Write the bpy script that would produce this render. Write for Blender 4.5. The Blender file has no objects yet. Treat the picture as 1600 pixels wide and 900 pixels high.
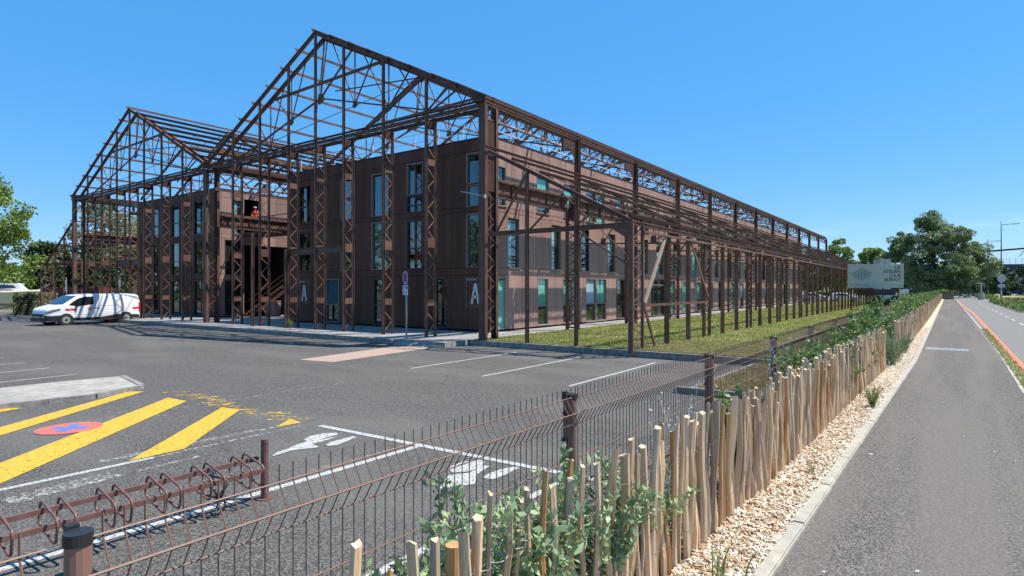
import bpy, math, random
import numpy as np
from mathutils import Vector, Matrix
R = math.radians
rnd = random.Random(7)
S = bpy.context.scene
COL = S.collection

# ------------------------------------------------------------------ camera, sky, sun, exposure
YAW = math.atan2(682, 935)
cd = bpy.data.cameras.new('camera'); cam = bpy.data.objects.new('camera', cd); COL.objects.link(cam)
cam.location = (0, 0, 2.1); cam.rotation_euler = (R(90), 0, YAW)
cd.sensor_width = 36; cd.lens = 935 / 1600 * 36; cd.shift_y = 1 / 1600
cd.clip_start = 0.05; cd.clip_end = 4000
S.camera = cam
TX, TY = 0.42, 0.38                                     # sun: shadow run per metre of height
sunv = Vector((TX, TY, 1)).normalized()
SUN_EL = math.asin(sunv.z); SUN_AZ = math.atan2(sunv.x, sunv.y)
w = bpy.data.worlds.new('World'); S.world = w; w.use_nodes = True
nt = w.node_tree; bg = nt.nodes['Background']
sky = nt.nodes.new('ShaderNodeTexSky'); sky.sky_type = 'NISHITA'; sky.sun_disc = False
sky.sun_elevation = SUN_EL; sky.sun_rotation = SUN_AZ; sky.altitude = 150
sky.air_density = 1.0; sky.dust_density = 0.25; sky.ozone_density = 2.2
# faint clouds low over the horizon, mixed over the sky
tc = nt.nodes.new('ShaderNodeTexCoord'); mp = nt.nodes.new('ShaderNodeMapping'); mp.inputs['Scale'].default_value = (6, 6, 26)
nz = nt.nodes.new('ShaderNodeTexNoise'); nz.inputs['Scale'].default_value = 1.0; nz.inputs['Detail'].default_value = 6
rp = nt.nodes.new('ShaderNodeValToRGB'); rp.color_ramp.elements[0].position = .53; rp.color_ramp.elements[1].position = .72
sp = nt.nodes.new('ShaderNodeSeparateXYZ')
mr = nt.nodes.new('ShaderNodeMapRange'); mr.inputs['From Min'].default_value = .03; mr.inputs['From Max'].default_value = .1
mr.inputs['To Min'].default_value = .85; mr.inputs['To Max'].default_value = 0
ml = nt.nodes.new('ShaderNodeMath'); ml.operation = 'MULTIPLY'
mx = nt.nodes.new('ShaderNodeMixRGB'); mx.inputs['Color2'].default_value = (7.2, 7.6, 8.2, 1)
hsv = nt.nodes.new('ShaderNodeHueSaturation'); hsv.inputs['Saturation'].default_value = 1.3
evn = nt.nodes.new('ShaderNodeMixRGB'); evn.inputs['Fac'].default_value = .62; evn.inputs['Color2'].default_value = (.46, 2.25, 5.1, 1)   # clear summer blue evens out the gradient
L = nt.links.new
L(tc.outputs['Generated'], mp.inputs['Vector']); L(mp.outputs[0], nz.inputs['Vector']); L(nz.outputs['Fac'], rp.inputs[0])
L(tc.outputs['Generated'], sp.inputs[0]); L(sp.outputs['Z'], mr.inputs['Value']); L(mr.outputs[0], ml.inputs[0]); L(rp.outputs[0], ml.inputs[1])
L(sky.outputs[0], hsv.inputs['Color']); L(hsv.outputs[0], evn.inputs['Color1']); L(evn.outputs[0], mx.inputs['Color1']); L(ml.outputs[0], mx.inputs['Fac']); L(mx.outputs[0], bg.inputs['Color'])
bg.inputs['Strength'].default_value = 0.13
sd = bpy.data.lights.new('sun', 'SUN'); sd.energy = 5.0; sd.angle = R(.53); sd.color = (1, .93, .83)
so = bpy.data.objects.new('sun', sd); COL.objects.link(so); so.rotation_euler = (-sunv).to_track_quat('-Z', 'Y').to_euler()
S.view_settings.view_transform = 'Standard'; S.view_settings.look = 'None'; S.view_settings.gamma = 1
S.view_settings.exposure = 0.55; S.view_settings.use_curve_mapping = False
S.cycles.max_bounces = 6; S.cycles.transparent_max_bounces = 16

# ------------------------------------------------------------------ materials
MATS = {}
def mat(name, c1, c2=None, rough=.7, metal=0., scale=3., bump=0., bscale=None, spec=.5, rand=0., detail=4, lo=.35, hi=.65, coat=0., c3=None, s3=.3, amt3=.5, stretch=None, transl=0., st3=None):
    if name in MATS: return MATS[name]
    m = bpy.data.materials.new(name); m.use_nodes = True; t = m.node_tree; n = t.nodes; b = n['Principled BSDF']; L = t.links.new
    b.inputs['Roughness'].default_value = rough; b.inputs['Metallic'].default_value = metal
    b.inputs['Specular IOR Level'].default_value = spec; b.inputs['Coat Weight'].default_value = coat
    co = n.new('ShaderNodeNewGeometry').outputs['Position']
    if stretch:
        mpn = n.new('ShaderNodeMapping'); mpn.inputs['Scale'].default_value = stretch; L(co, mpn.inputs[0]); co = mpn.outputs[0]
    nz = n.new('ShaderNodeTexNoise'); nz.inputs['Scale'].default_value = scale; nz.inputs['Detail'].default_value = detail; L(co, nz.inputs['Vector'])
    rp = n.new('ShaderNodeValToRGB'); e = rp.color_ramp.elements
    e[0].position = lo; e[1].position = hi; e[0].color = (*c1, 1); e[1].color = (*(c2 or c1), 1)
    L(nz.outputs['Fac'], rp.inputs[0]); out = rp.outputs[0]
    if c3:
        n3 = n.new('ShaderNodeTexNoise'); n3.inputs['Scale'].default_value = s3; n3.inputs['Detail'].default_value = 5; c_3 = co
        if st3: mp3 = n.new('ShaderNodeMapping'); mp3.inputs['Scale'].default_value = st3; L(co, mp3.inputs[0]); c_3 = mp3.outputs[0]
        L(c_3, n3.inputs['Vector'])
        r3 = n.new('ShaderNodeMapRange'); r3.inputs['From Min'].default_value = .45; r3.inputs['From Max'].default_value = .62; r3.inputs['To Max'].default_value = amt3
        L(n3.outputs['Fac'], r3.inputs['Value'])
        m3 = n.new('ShaderNodeMixRGB'); m3.inputs['Color2'].default_value = (*c3, 1); L(r3.outputs[0], m3.inputs['Fac']); L(out, m3.inputs['Color1']); out = m3.outputs[0]
    if rand:
        oi = n.new('ShaderNodeObjectInfo'); r4 = n.new('ShaderNodeMapRange'); r4.inputs['To Min'].default_value = 1 - rand; r4.inputs['To Max'].default_value = 1 + rand
        L(oi.outputs['Random'], r4.inputs['Value'])
        hs = n.new('ShaderNodeHueSaturation'); L(r4.outputs[0], hs.inputs['Value']); L(out, hs.inputs['Color']); out = hs.outputs[0]
    L(out, b.inputs['Base Color'])
    if bump:
        nb = n.new('ShaderNodeTexNoise'); nb.inputs['Scale'].default_value = bscale or scale * 3; nb.inputs['Detail'].default_value = 3; L(co, nb.inputs['Vector'])
        bp = n.new('ShaderNodeBump'); bp.inputs['Strength'].default_value = bump; bp.inputs['Distance'].default_value = .02
        L(nb.outputs['Fac'], bp.inputs['Height']); L(bp.outputs[0], b.inputs['Normal'])
    if transl:
        tl = n.new('ShaderNodeBsdfTranslucent'); L(out, tl.inputs['Color']); ms = n.new('ShaderNodeMixShader'); ms.inputs[0].default_value = transl
        o = n['Material Output']; L(b.outputs[0], ms.inputs[1]); L(tl.outputs[0], ms.inputs[2]); L(ms.outputs[0], o.inputs['Surface'])
    MATS[name] = m; return m

STEEL = mat('painted_brown_steel', (.135, .072, .052), (.175, .098, .072), rough=.6, scale=2.2, c3=(.10, .05, .036), s3=1.3, amt3=.5, spec=.2, rand=.18)
STEELD = mat('dark_brown_steel', (.06, .030, .022), (.08, .041, .030), rough=.6, scale=2.2, spec=.2)
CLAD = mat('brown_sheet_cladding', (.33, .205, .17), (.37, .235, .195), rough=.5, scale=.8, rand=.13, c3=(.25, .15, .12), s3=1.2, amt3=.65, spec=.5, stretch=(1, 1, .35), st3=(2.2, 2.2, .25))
CLADF = mat('shaded_brown_sheet_cladding', (.115, .050, .032), (.138, .062, .040), rough=.55, scale=.8, rand=.16, c3=(.085, .037, .024), s3=1.2, amt3=.65, spec=.22, stretch=(1, 1, .35), st3=(2.2, 2.2, .25))  # darker copy of CLAD: the front's shade put into the colour
DARK = mat('dark_interior', (.012, .012, .013), rough=.8)
CORE = mat('dark_wall_core', (.03, .022, .02), rough=.9)  # darkness of the unlit rooms behind the panes put into the colour
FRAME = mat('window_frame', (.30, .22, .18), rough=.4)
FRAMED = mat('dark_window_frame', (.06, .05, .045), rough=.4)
BLIND = mat('teal_blind', (.16, .44, .36), (.19, .48, .40), rough=.8, scale=1)
BLINDB = mat('blue_grey_blind', (.30, .42, .52), (.34, .46, .56), rough=.8, scale=1)
WHITE = mat('white_paint', (.78, .79, .8), rough=.35, scale=2, coat=.4)
ROOFM = mat('grey_roof', (.2, .2, .2), (.26, .26, .25), rough=.9)
GALV = mat('galvanised_steel', (.34, .35, .35), (.44, .45, .45), rough=.5, metal=.35, scale=5)
BLACK = mat('black_plastic', (.02, .02, .022), rough=.45)
RUBBER = mat('tyre_rubber', (.025, .025, .025), rough=.85)
ASPH = mat('parking_asphalt', (.050, .048, .044), (.172, .164, .150), rough=.9, spec=.25, scale=58, bump=.4, bscale=110, detail=8, c3=(.145, .138, .125), s3=.6, amt3=.5, lo=.45, hi=.60, st3=(.35, .9, 1))
PATHA = mat('path_asphalt', (.058, .052, .046), (.225, .203, .175), rough=.9, spec=.25, scale=95, bump=.3, bscale=220, detail=6, c3=(.165, .145, .125), s3=1., amt3=.65, lo=.43, hi=.62, st3=(2.2, .16, 1))
ROADA = mat('road_asphalt', (.14, .134, .122), (.185, .176, .16), rough=.85, scale=40, bump=.3, bscale=90, detail=5)
CONC = mat('kerb_concrete', (.34, .31, .25), (.45, .41, .33), rough=.85, scale=9, bump=.3, bscale=60, c3=(.3, .29, .26), s3=2, amt3=.4)
CONCD = mat('old_kerb_concrete', (.17, .165, .15), (.28, .27, .25), rough=.9, scale=6, bump=.3, bscale=40)
PAVE = mat('pavement_concrete', (.24, .235, .22), (.33, .32, .30), rough=.9, scale=5, bump=.2, bscale=50, c3=(.2, .19, .18), s3=.5, amt3=.5)
PINK = mat('pink_resin_patch', (.33, .22, .17), (.43, .31, .25), rough=.85, scale=20, bump=.3, bscale=60)
SOIL = mat('planting_soil', (.11, .08, .05), (.2, .15, .1), rough=.95, scale=14, bump=.6, bscale=40)
MULCH = mat('mulch_bed', (.46, .36, .24), (.68, .59, .45), rough=.9, scale=45, bump=.8, bscale=60)
CHIP = mat('pale_wood_chip', (.62, .51, .37), (.84, .77, .65), rough=.8, scale=14, detail=2)
WOOD = mat('peeled_chestnut', (.56, .36, .20), (.76, .55, .33), rough=.75, scale=16, stretch=(1, 1, .12), rand=.2, bump=.3, bscale=40, c3=(.34, .21, .12), s3=5, amt3=.5)
WOODG = mat('greyed_chestnut', (.50, .35, .215), (.68, .51, .335), rough=.8, scale=18, stretch=(1, 1, .1), rand=.18, bump=.4, bscale=45, c3=(.27, .19, .13), s3=4, amt3=.6)
WOODO = mat('orange_chestnut', (.38, .19, .07), (.52, .29, .12), rough=.75, scale=14, stretch=(1, 1, .12), rand=.12, bump=.3)
WOODE = mat('cut_wood_end', (.62, .46, .30), (.70, .54, .36), rough=.8, scale=40)
BARK = mat('tree_bark', (.10, .075, .05), (.16, .12, .085), rough=.95, scale=8, bump=.5)
MESHW = mat('brown_coated_wire', (.21, .115, .08), rough=.45, spec=.4)
YEL = None

def paint(name, col, wear_lo=.40, wear_hi=.52, scale=30):      # worn road paint: bare spots show through as real gaps
    m = bpy.data.materials.new(name); m.use_nodes = True; t = m.node_tree; n = t.nodes; b = n['Principled BSDF']; L = t.links.new
    b.inputs['Base Color'].default_value = (*col, 1); b.inputs['Roughness'].default_value = .75
    g = n.new('ShaderNodeNewGeometry'); a = n.new('ShaderNodeTexNoise'); a.inputs['Scale'].default_value = scale; a.inputs['Detail'].default_value = 7; a.inputs['Roughness'].default_value = .7
    L(g.outputs['Position'], a.inputs['Vector'])
    r = n.new('ShaderNodeMapRange'); r.inputs['From Min'].default_value = wear_lo; r.inputs['From Max'].default_value = wear_hi; L(a.outputs['Fac'], r.inputs['Value'])
    tr = n.new('ShaderNodeBsdfTransparent'); ms = n.new('ShaderNodeMixShader'); L(r.outputs[0], ms.inputs[0]); L(tr.outputs[0], ms.inputs[1]); L(b.outputs[0], ms.inputs[2]); L(ms.outputs[0], n['Material Output'].inputs['Surface'])
    return m
PYEL = paint('yellow_road_paint', (.60, .37, .035), .38, .45)
PYELW = paint('worn_yellow_road_paint', (.56, .36, .05), .44, .52, 14)
PWHT = paint('white_road_paint', (.46, .46, .44), .36, .50)
PWHTW = paint('worn_white_road_paint', (.40, .40, .38), .47, .62, 18)
PRED = paint('red_road_paint', (.50, .13, .10), .30, .40)
PBLU = paint('blue_road_paint', (.10, .17, .42), .30, .42)
PORG = paint('orange_road_paint', (.62, .17, .08), .25, .36)
PDRK = paint('dark_bitumen_patch', (.045, .045, .047), .3, .6, 2)

def glass(name, tint, refl=.55, fac=.35):
    m = bpy.data.materials.new(name); m.use_nodes = True; t = m.node_tree; n = t.nodes; L = t.links.new
    n.remove(n['Principled BSDF'])
    tr = n.new('ShaderNodeBsdfTransparent'); tr.inputs[0].default_value = (*tint, 1)
    gl = n.new('ShaderNodeBsdfGlossy'); gl.inputs['Roughness'].default_value = .015; gl.inputs[0].default_value = (.9, .95, 1, 1)
    lw = n.new('ShaderNodeLayerWeight'); lw.inputs[0].default_value = refl
    mm = n.new('ShaderNodeMapRange'); mm.inputs['To Min'].default_value = fac * .35; mm.inputs['To Max'].default_value = min(1, fac * 2.6); L(lw.outputs['Facing'], mm.inputs['Value'])
    ms = n.new('ShaderNodeMixShader'); L(mm.outputs[0], ms.inputs[0]); L(tr.outputs[0], ms.inputs[1]); L(gl.outputs[0], ms.inputs[2]); L(ms.outputs[0], n['Material Output'].inputs['Surface'])
    return m
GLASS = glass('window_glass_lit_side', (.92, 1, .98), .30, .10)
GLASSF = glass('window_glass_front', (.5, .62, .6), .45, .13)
CARGL = mat('dark_car_glass', (.015, .018, .02), rough=.05, spec=.8, coat=.6)

# ------------------------------------------------------------------ mesh helpers
class MB:
    def __init__(s): s.v = []; s.f = []
    def box(s, x0, y0, z0, x1, y1, z1):
        b = len(s.v); s.v += [(x0,y0,z0),(x1,y0,z0),(x1,y1,z0),(x0,y1,z0),(x0,y0,z1),(x1,y0,z1),(x1,y1,z1),(x0,y1,z1)]
        s.f += [(b,b+3,b+2,b+1),(b+4,b+5,b+6,b+7),(b,b+1,b+5,b+4),(b+1,b+2,b+6,b+5),(b+2,b+3,b+7,b+6),(b+3,b,b+4,b+7)]; return s
    def bar(s, p, q, w, h=None, up=(0,0,1), off=(0,0)):          # w across, h along up
        h = h or w; p = Vector(p); q = Vector(q); d = (q - p).normalized(); u = Vector(up)
        if abs(d.dot(u)) > .995: u = Vector((0,1,0)) if abs(d.y) < .9 else Vector((1,0,0))
        sd = d.cross(u).normalized(); u = sd.cross(d).normalized(); o = sd * off[0] + u * off[1]; b = len(s.v)
        for P in (p, q):
            for a, c in ((-1,-1),(1,-1),(1,1),(-1,1)): s.v.append(tuple(P + o + sd * (a * w / 2) + u * (c * h / 2)))
        s.f += [(b,b+1,b+2,b+3),(b+7,b+6,b+5,b+4)] + [(b+i, b+4+i, b+4+(i+1)%4, b+(i+1)%4) for i in range(4)]; return s
    def ibeam(s, p, q, w, h, t=.025, up=(0,0,1)):
        s.bar(p, q, t, h - 2 * t, up); s.bar(p, q, w, t, up, (0, h/2 - t/2)); s.bar(p, q, w, t, up, (0, -h/2 + t/2)); return s
    def chan(s, p, q, w, h, t=.025, up=(0,0,1)):                 # channel / zed purlin: web and two flanges
        s.bar(p, q, t, h - 2 * t, up); s.bar(p, q, w, t, up, (w/2, h/2 - t/2)); s.bar(p, q, w, t, up, (-w/2, -h/2 + t/2)); return s
    def tube(s, pts, r, n=6, r2=None, cap=True):
        pts = [Vector(p) for p in pts]; k = len(pts); b = len(s.v); prev = None
        for i, P in enumerate(pts):
            d = (pts[min(i+1, k-1)] - pts[max(i-1, 0)]).normalized()
            if prev is None:
                a = Vector((0,0,1)) if abs(d.z) < .9 else Vector((1,0,0)); u = d.cross(a).normalized()
            else: u = (prev - d * prev.dot(d)).normalized()
            prev = u; v = d.cross(u); rr = r if r2 is None else r + (r2 - r) * i / (k - 1)
            for j in range(n):
                t = 2 * math.pi * j / n; s.v.append(tuple(P + (u * math.cos(t) + v * math.sin(t)) * rr))
        for i in range(k-1):
            for j in range(n): s.f.append((b+i*n+j, b+i*n+(j+1)%n, b+(i+1)*n+(j+1)%n, b+(i+1)*n+j))
        if cap: s.f.append(tuple(b+j for j in reversed(range(n)))); s.f.append(tuple(b+(k-1)*n+j for j in range(n)))
        return s
    def prism(s, pts, d):                                        # planar polygon pushed along vector d
        b = len(s.v); n = len(pts); d = Vector(d)
        s.v += [tuple(p) for p in pts] + [tuple(Vector(p) + d) for p in pts]
        s.f += [tuple(range(b, b+n)), tuple(b+n+i for i in reversed(range(n)))] + [(b+i, b+n+i, b+n+(i+1)%n, b+(i+1)%n) for i in range(n)]; return s
    def poly(s, pts): b = len(s.v); s.v += [tuple(p) for p in pts]; s.f.append(tuple(range(b, b+len(pts)))); return s
    def mesh(s, name, m):
        me = bpy.data.meshes.new(name); me.from_pydata(s.v, [], s.f); me.validate(); me.update()
        for x in (m if isinstance(m, (list, tuple)) else [m]): me.materials.append(x)
        fix_normals(me); return me
    def build(s, name, m, parent=None, smooth=False, kind=None, label=None):
        o = bpy.data.objects.new(name, s.mesh(name, m)); COL.objects.link(o)
        if smooth: o.data.shade_smooth()
        if parent: o.parent = parent
        if kind: o['kind'] = kind
        if label: o['label'] = label
        return o
import bmesh
def fix_normals(me):
    if len(me.polygons) > 60000: return
    bm = bmesh.new(); bm.from_mesh(me); bmesh.ops.recalc_face_normals(bm, faces=bm.faces); bm.to_mesh(me); bm.free()
def thing(name, label, cat, loc=(0,0,0), rz=0, group=None):
    o = bpy.data.objects.new(name, None); COL.objects.link(o); o.location = loc; o.rotation_euler = (0,0,rz); o.empty_display_size = .3
    o['label'] = label; o['category'] = cat
    if group: o['group'] = group
    return o
def tag(o, label, cat, group=None):
    o['label'] = label; o['category'] = cat
    if group: o['group'] = group
    return o
def inst(name, me, parent=None, loc=(0,0,0), rot=(0,0,0), sc=(1,1,1)):
    o = bpy.data.objects.new(name, me); COL.objects.link(o); o.location = loc; o.rotation_euler = rot; o.scale = sc
    if parent: o.parent = parent
    return o
def copy_tree(o, loc, rz, label, group=None):
    c = o.copy(); COL.objects.link(c); c.location = loc; c.rotation_euler = (0,0,rz); c['label'] = label
    if group: c['group'] = group
    for ch in list(o.children):
        d = ch.copy(); COL.objects.link(d); d.parent = c
        for g in list(ch.children): e = g.copy(); COL.objects.link(e); e.parent = d
    return c
def place(bld, org):                                             # shift a builder given in world coordinates into a thing's frame
    bld.v = [(x-org[0], y-org[1], z-org[2]) for x, y, z in bld.v]; return bld
def np_mesh(name, V, F, m):
    me = bpy.data.meshes.new(name); nv = len(V); nf, k = F.shape
    me.vertices.add(nv); me.vertices.foreach_set('co', V.astype(np.float32).ravel())
    me.loops.add(nf*k); me.loops.foreach_set('vertex_index', F.astype(np.int32).ravel())
    me.polygons.add(nf); me.polygons.foreach_set('loop_start', np.arange(0, nf*k, k, dtype=np.int32)); me.polygons.foreach_set('loop_total', np.full(nf, k, dtype=np.int32))
    me.update(); me.validate(); me.materials.append(m); return me
def leaf_mesh(name, C, N, size, m, seed=0, asp=.5):              # many rhombic leaves, centres C, rough directions N
    g = np.random.default_rng(seed); n = len(C)
    d = N + g.normal(0, .55, (n, 3)); d /= np.linalg.norm(d, axis=1)[:, None]
    a = g.normal(0, 1, (n, 3)); s = np.cross(d, a); s /= np.linalg.norm(s, axis=1)[:, None]
    u = np.cross(d, s); sz = size * g.uniform(.6, 1.35, (n, 1))
    V = np.stack([C - d*sz, C + s*sz*asp + u*sz*.18, C + d*sz, C - s*sz*asp + u*sz*.18], 1).reshape(-1, 3)
    return np_mesh(name, V, np.arange(4*n).reshape(-1, 4), m)
def text_mesh(body, size, m, name='lettering', parent=None, M=None, ext=.004, align='CENTER', bold=0.):
    c = bpy.data.curves.new(name, 'FONT'); c.body = body; c.size = size; c.extrude = ext; c.align_x = align; c.align_y = 'CENTER'; c.offset = bold; c.resolution_u = 3
    t = bpy.data.objects.new('tmp', c); COL.objects.link(t); bpy.context.view_layer.update()
    me = bpy.data.meshes.new_from_object(t.evaluated_get(bpy.context.evaluated_depsgraph_get()))
    bpy.data.objects.remove(t); me.materials.clear(); me.materials.append(m)
    o = bpy.data.objects.new(name, me); COL.objects.link(o)
    if parent: o.parent = parent
    if M is not None: o.matrix_local = M
    return o
def face_front(loc):                                             # upright text reading towards -Y
    return Matrix.Translation(loc) @ Matrix.Rotation(R(90), 4, 'X')
def sheet(name, pts, z, m, kind='structure', label=None):
    o = MB().poly([(x, y, z) for x, y in pts]).build(name, m, kind=kind)
    if o.data.polygons[0].normal.z < 0: o.data.flip_normals()
    return o
def slab(name, x0, y0, z0, x1, y1, z1, m): return MB().box(x0, y0, z0, x1, y1, z1).build(name, m, kind='structure')

# ------------------------------------------------------------------ ground, paving, kerbs
PZ = -.20; GZ = 0.0; PATHZ = .5
sheet('ground', [(-1500,-600),(1500,-600),(1500,2500),(-1500,2500)], -.26, mat('far_ground', (.10,.115,.05), (.17,.16,.09), rough=.95, scale=.3, c3=(.2,.19,.15), s3=.05))
sheet('parking_lot', [(-75,-30),(-1.8,-30),(-1.8,19.4),(-16,19.4),(-75,24)], PZ, ASPH)
LAWN = mat('lawn_soil', (.17,.20,.045), (.27,.28,.08), rough=.95, scale=9, bump=.6, bscale=30, c3=(.34,.27,.13), s3=.45, amt3=.75)
slab('lawn', -15.7, 18.75, -.3, -1.9, 135, 0.0, LAWN)
slab('dry_verge', -4.55, 12.95, -.3, -1.9, 18.5, -.12, mat('dry_verge_soil', (.25,.2,.1), (.40,.32,.17), rough=.95, scale=14, bump=.6, bscale=40))
slab('side_pavement', -17.7, 17.3, -.3, -15.86, 100, 0.0, PAVE)
slab('front_pavement', -62, 17.2, -.3, -17.7, 22.4, 0.004, PAVE)
slab('courtyard_floor', -43, 22.4, -.3, -34, 70, 0.0, PAVE)
slab('rear_yard', -17.7, 100, -.3, -70, 140, -.01, ASPH)
def kerb_line(name, p, q, wdt, zt, zb, m, step=1.0, label=None):     # a kerb laid stone by stone; mortar joints 8 mm
    p = Vector(p); q = Vector(q); L_ = (q-p).length; n = max(1, round(L_/step)); d = (q-p)/n; ang = math.atan2(d.y, d.x)
    root = bpy.data.objects.new(name, None); COL.objects.link(root); root['kind'] = 'structure'; root.location = (p.x, p.y, 0)
    k = L_/n; b = MB().box(.004, -wdt/2, zb, k-.004, wdt/2, zt-.012); bb = MB()
    b.box(.010, -wdt/2+.008, zt-.012, k-.010, wdt/2-.008, zt); me = b.mesh('kerb_stone', m)
    for i in range(min(n, 300)):
        o = inst('kerb_stone', me, root, tuple((d*i).to_3d()), (0, 0, ang + rnd.uniform(-.004, .004))); o.location.z = rnd.uniform(-.003, .003)
    return root
kerb_line('lawn_kerb', (-15.7, 18.68), (-4.4, 18.68), .15, .02, -.3, CONCD)
kerb_line('pavement_kerb', (-61.5, 17.1), (-18.6, 17.1), .15, .012, -.3, CONCD)
kerb_line('verge_kerb', (-4.9, 12.85), (-1.95, 12.85), .15, -.06, -.3, CONCD)
kerb_line('verge_side_kerb', (-4.62, 13.0), (-4.62, 18.5), .12, -.1, -.3, CONCD)
kerb_line('pavement_edge', (-15.78, 18.8), (-15.78, 100), .1, .02, -.3, CONC, 1.0)
# ramp edge of the pavement at the corner
MB().prism([(-18.5, 17.02, -.19), (-15.9, 17.02, -.19), (-15.9, 18.7, .008), (-18.5, 17.3, .008)], (0,0,-.02)).build('pavement_ramp', PAVE, kind='structure')
# raised ground that carries the path, planting strip and road
slab('planting_bed', -1.88, -12, -.3, -1.19, 125, .49, SOIL)
slab('mulch_strip', -1.19, -12, -.3, -.5, 118, .494, MULCH)
MB().prism([(x, y, -.3) for x, y in ((-.885,-12),(-.885,.5),(-.60,16),(-.55,118),(.95,118),(.95,-12))], (0,0,PATHZ+.3)).build('path', PATHA, kind='structure')
slab('road', .95, -12, -.3, 5.2, 300, .494, ROADA)
slab('road', -.75, 118, -.3, .95, 300, .495, ROADA)
slab('far_verge', 5.2, -12, -.3, 60, 300, .49, LAWN)
slab('far_car_park', 12, 60, .3, 80, 300, .52, ROADA)
kerb_line('path_kerb', (-.885, .5), (-.60, 16), .085, .535, .2, CONC, 1.0)
kerb_line('path_kerb', (-.60, 16.0), (-.55, 118), .085, .535, .2, CONC, 1.0)
kerb_line('path_edging', (.88, 5.0), (1.06, 24), .07, .508, .2, CONC, 1.0)
kerb_line('path_edging', (1.06, 24.0), (.9, 110), .07, .508, .2, CONC, 1.0)
# thin grass verge between path and orange line
VERGE = mat('thin_verge', (.22,.19,.11), (.36,.32,.22), rough=.95, scale=20, bump=.6)
sheet('thin_verge', [(.92, 4), (1.09, 4), (1.17, 24), (1.10, 24)], .506, VERGE)
def line(pts, z, m, name, lab=None): return sheet(name, pts, z, m)
line([(1.11, 3), (1.24, 3), (1.30, 24), (1.36, 49), (1.0, 98), (.86, 98), (1.22, 49), (1.17, 24)], .5065, PORG, 'orange_line')
for i in range(26):
    y = 8 + i*4.4; x = 2.62 - .0035*max(0, y-60); line([(x, y), (x+.1, y), (x+.1, y+2.0), (x, y+2.0)], .5, PWHT, 'centre_line_dash')
# white bay lines, yellow hatching and pictograms of the car park
def seg(p, q, wd, m, name, z=PZ+.005):
    p = Vector(p); q = Vector(q); d = (q-p).normalized(); s_ = Vector((-d.y, d.x))*wd/2
    return line([tuple(p-s_), tuple(q-s_), tuple(q+s_), tuple(p+s_)], z, m, name)
for x in (-7.22, -9.87, -12.5): seg((x, 12.2), (x-.12, 17.6), .09, PWHT, 'bay_line')
for i in range(11):
    x = -21.3 - i*2.6; seg((x, 11.6), (x-.1, 15.7), .08, PWHTW, 'bay_line')
for i in range(5): seg((-18.7 - i*2.15, 3.4), (-18.9-i*2.15, 6.1), .08, PWHT, 'bay_line')
seg((-8.74, -6), (-8.74, 3.7), .1, PWHT, 'bay_line'); seg((-8.74, 3.7), (-8.76, 6.0), .08, PWHTW, 'bay_line', PZ+.0052)
seg((-9.1, 3.2), (-9.05, 5.8), .16, PWHTW, 'bay_line')
seg((-8.2, 2.0), (-8.35, 3.1), .32, PWHTW, 'old_paint_smear'); seg((-8.25, 3.3), (-8.3, 4.1), .07, PWHTW, 'old_paint_smear')
seg((-6.29, -4), (-6.25, 6.32), .11, PWHT, 'bay_line'); seg((-6.5, 4.6), (-6.42, 6.3), .04, PWHTW, 'bay_line')
seg((-8.5, 6.2), (-2.0, 6.45), .12, PWHT, 'bay_line', PZ+.0085); seg((-3.75, -4), (-3.72, 6.32), .1, PWHT, 'bay_line')
seg((-13.2, 4.4), (-11.0, 5.2), .03, PWHTW, 'worn_line'); seg((-12.1, 1.0), (-11.9, 9.2), .05, PWHTW, 'worn_line')
def polyl(name, pts, m, z=PZ+.009): return line(pts, z, m, name)
polyl('yellow_hatch_stripe', [(-11.52,2.3),(-12.13,2.3),(-14.75,5.72),(-14.5,5.95)], PYEL)
polyl('yellow_hatch_stripe', [(-9.0,2.13),(-9.9,2.2),(-13.25,5.9),(-12.55,5.95)], PYEL)
polyl('yellow_hatch_stripe', [(-8.80,3.42),(-8.84,4.16),(-10.83,6.11),(-11.34,6.04)], PYEL)
polyl('yellow_hatch_stripe', [(-13.9,2.4),(-14.4,2.4),(-14.57,3.6),(-14.36,3.75)], PYEL)
polyl('yellow_hatch_stripe', [(-9.0,5.72),(-8.95,6.15),(-9.37,6.21)], PYEL)
for i in range(46):                                                # crumbled yellow edge line
    t = i/45; x = -14.2 + 5.2*t + rnd.uniform(-.05,.05); y = 6.12 + .42*math.sin(t*7)*.2 + rnd.uniform(-.16,.26)
    if rnd.random() < .15: continue
    l_ = rnd.uniform(.08,.4); a = rnd.uniform(-.2,.2)+.9; wd = rnd.uniform(.03,.10)
    seg((x, y), (x+l_*math.cos(a), y+l_*math.sin(a)), wd, PYELW, 'yellow_paint_flake')
def ring(cx, cy, r0, r1, a0=0, a1=2*math.pi, n=40):
    o = [(cx+r1*math.cos(a0+(a1-a0)*i/n), cy+r1*math.sin(a0+(a1-a0)*i/n)) for i in range(n+1)]
    return o + [(cx+r0*math.cos(a0+(a1-a0)*i/n), cy+r0*math.sin(a0+(a1-a0)*i/n)) for i in reversed(range(n+1))]
cx, cy = -11.68, 3.66
polyl('painted_roundel', ring(cx, cy, 0, .46)[:-41], PRED, PZ+.0105)
mk = [(-.26,-.10),(-.13,-.22),(-.03,-.09),(.10,-.23),(.25,-.12),(.11,0),(.26,.12),(.12,.24),(-.02,.10),(-.13,.23),(-.27,.11),(-.12,0)]
polyl('painted_roundel_mark', [(cx+a*1.05, cy+b*1.05) for a, b in mk], PBLU, PZ+.0125)
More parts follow.
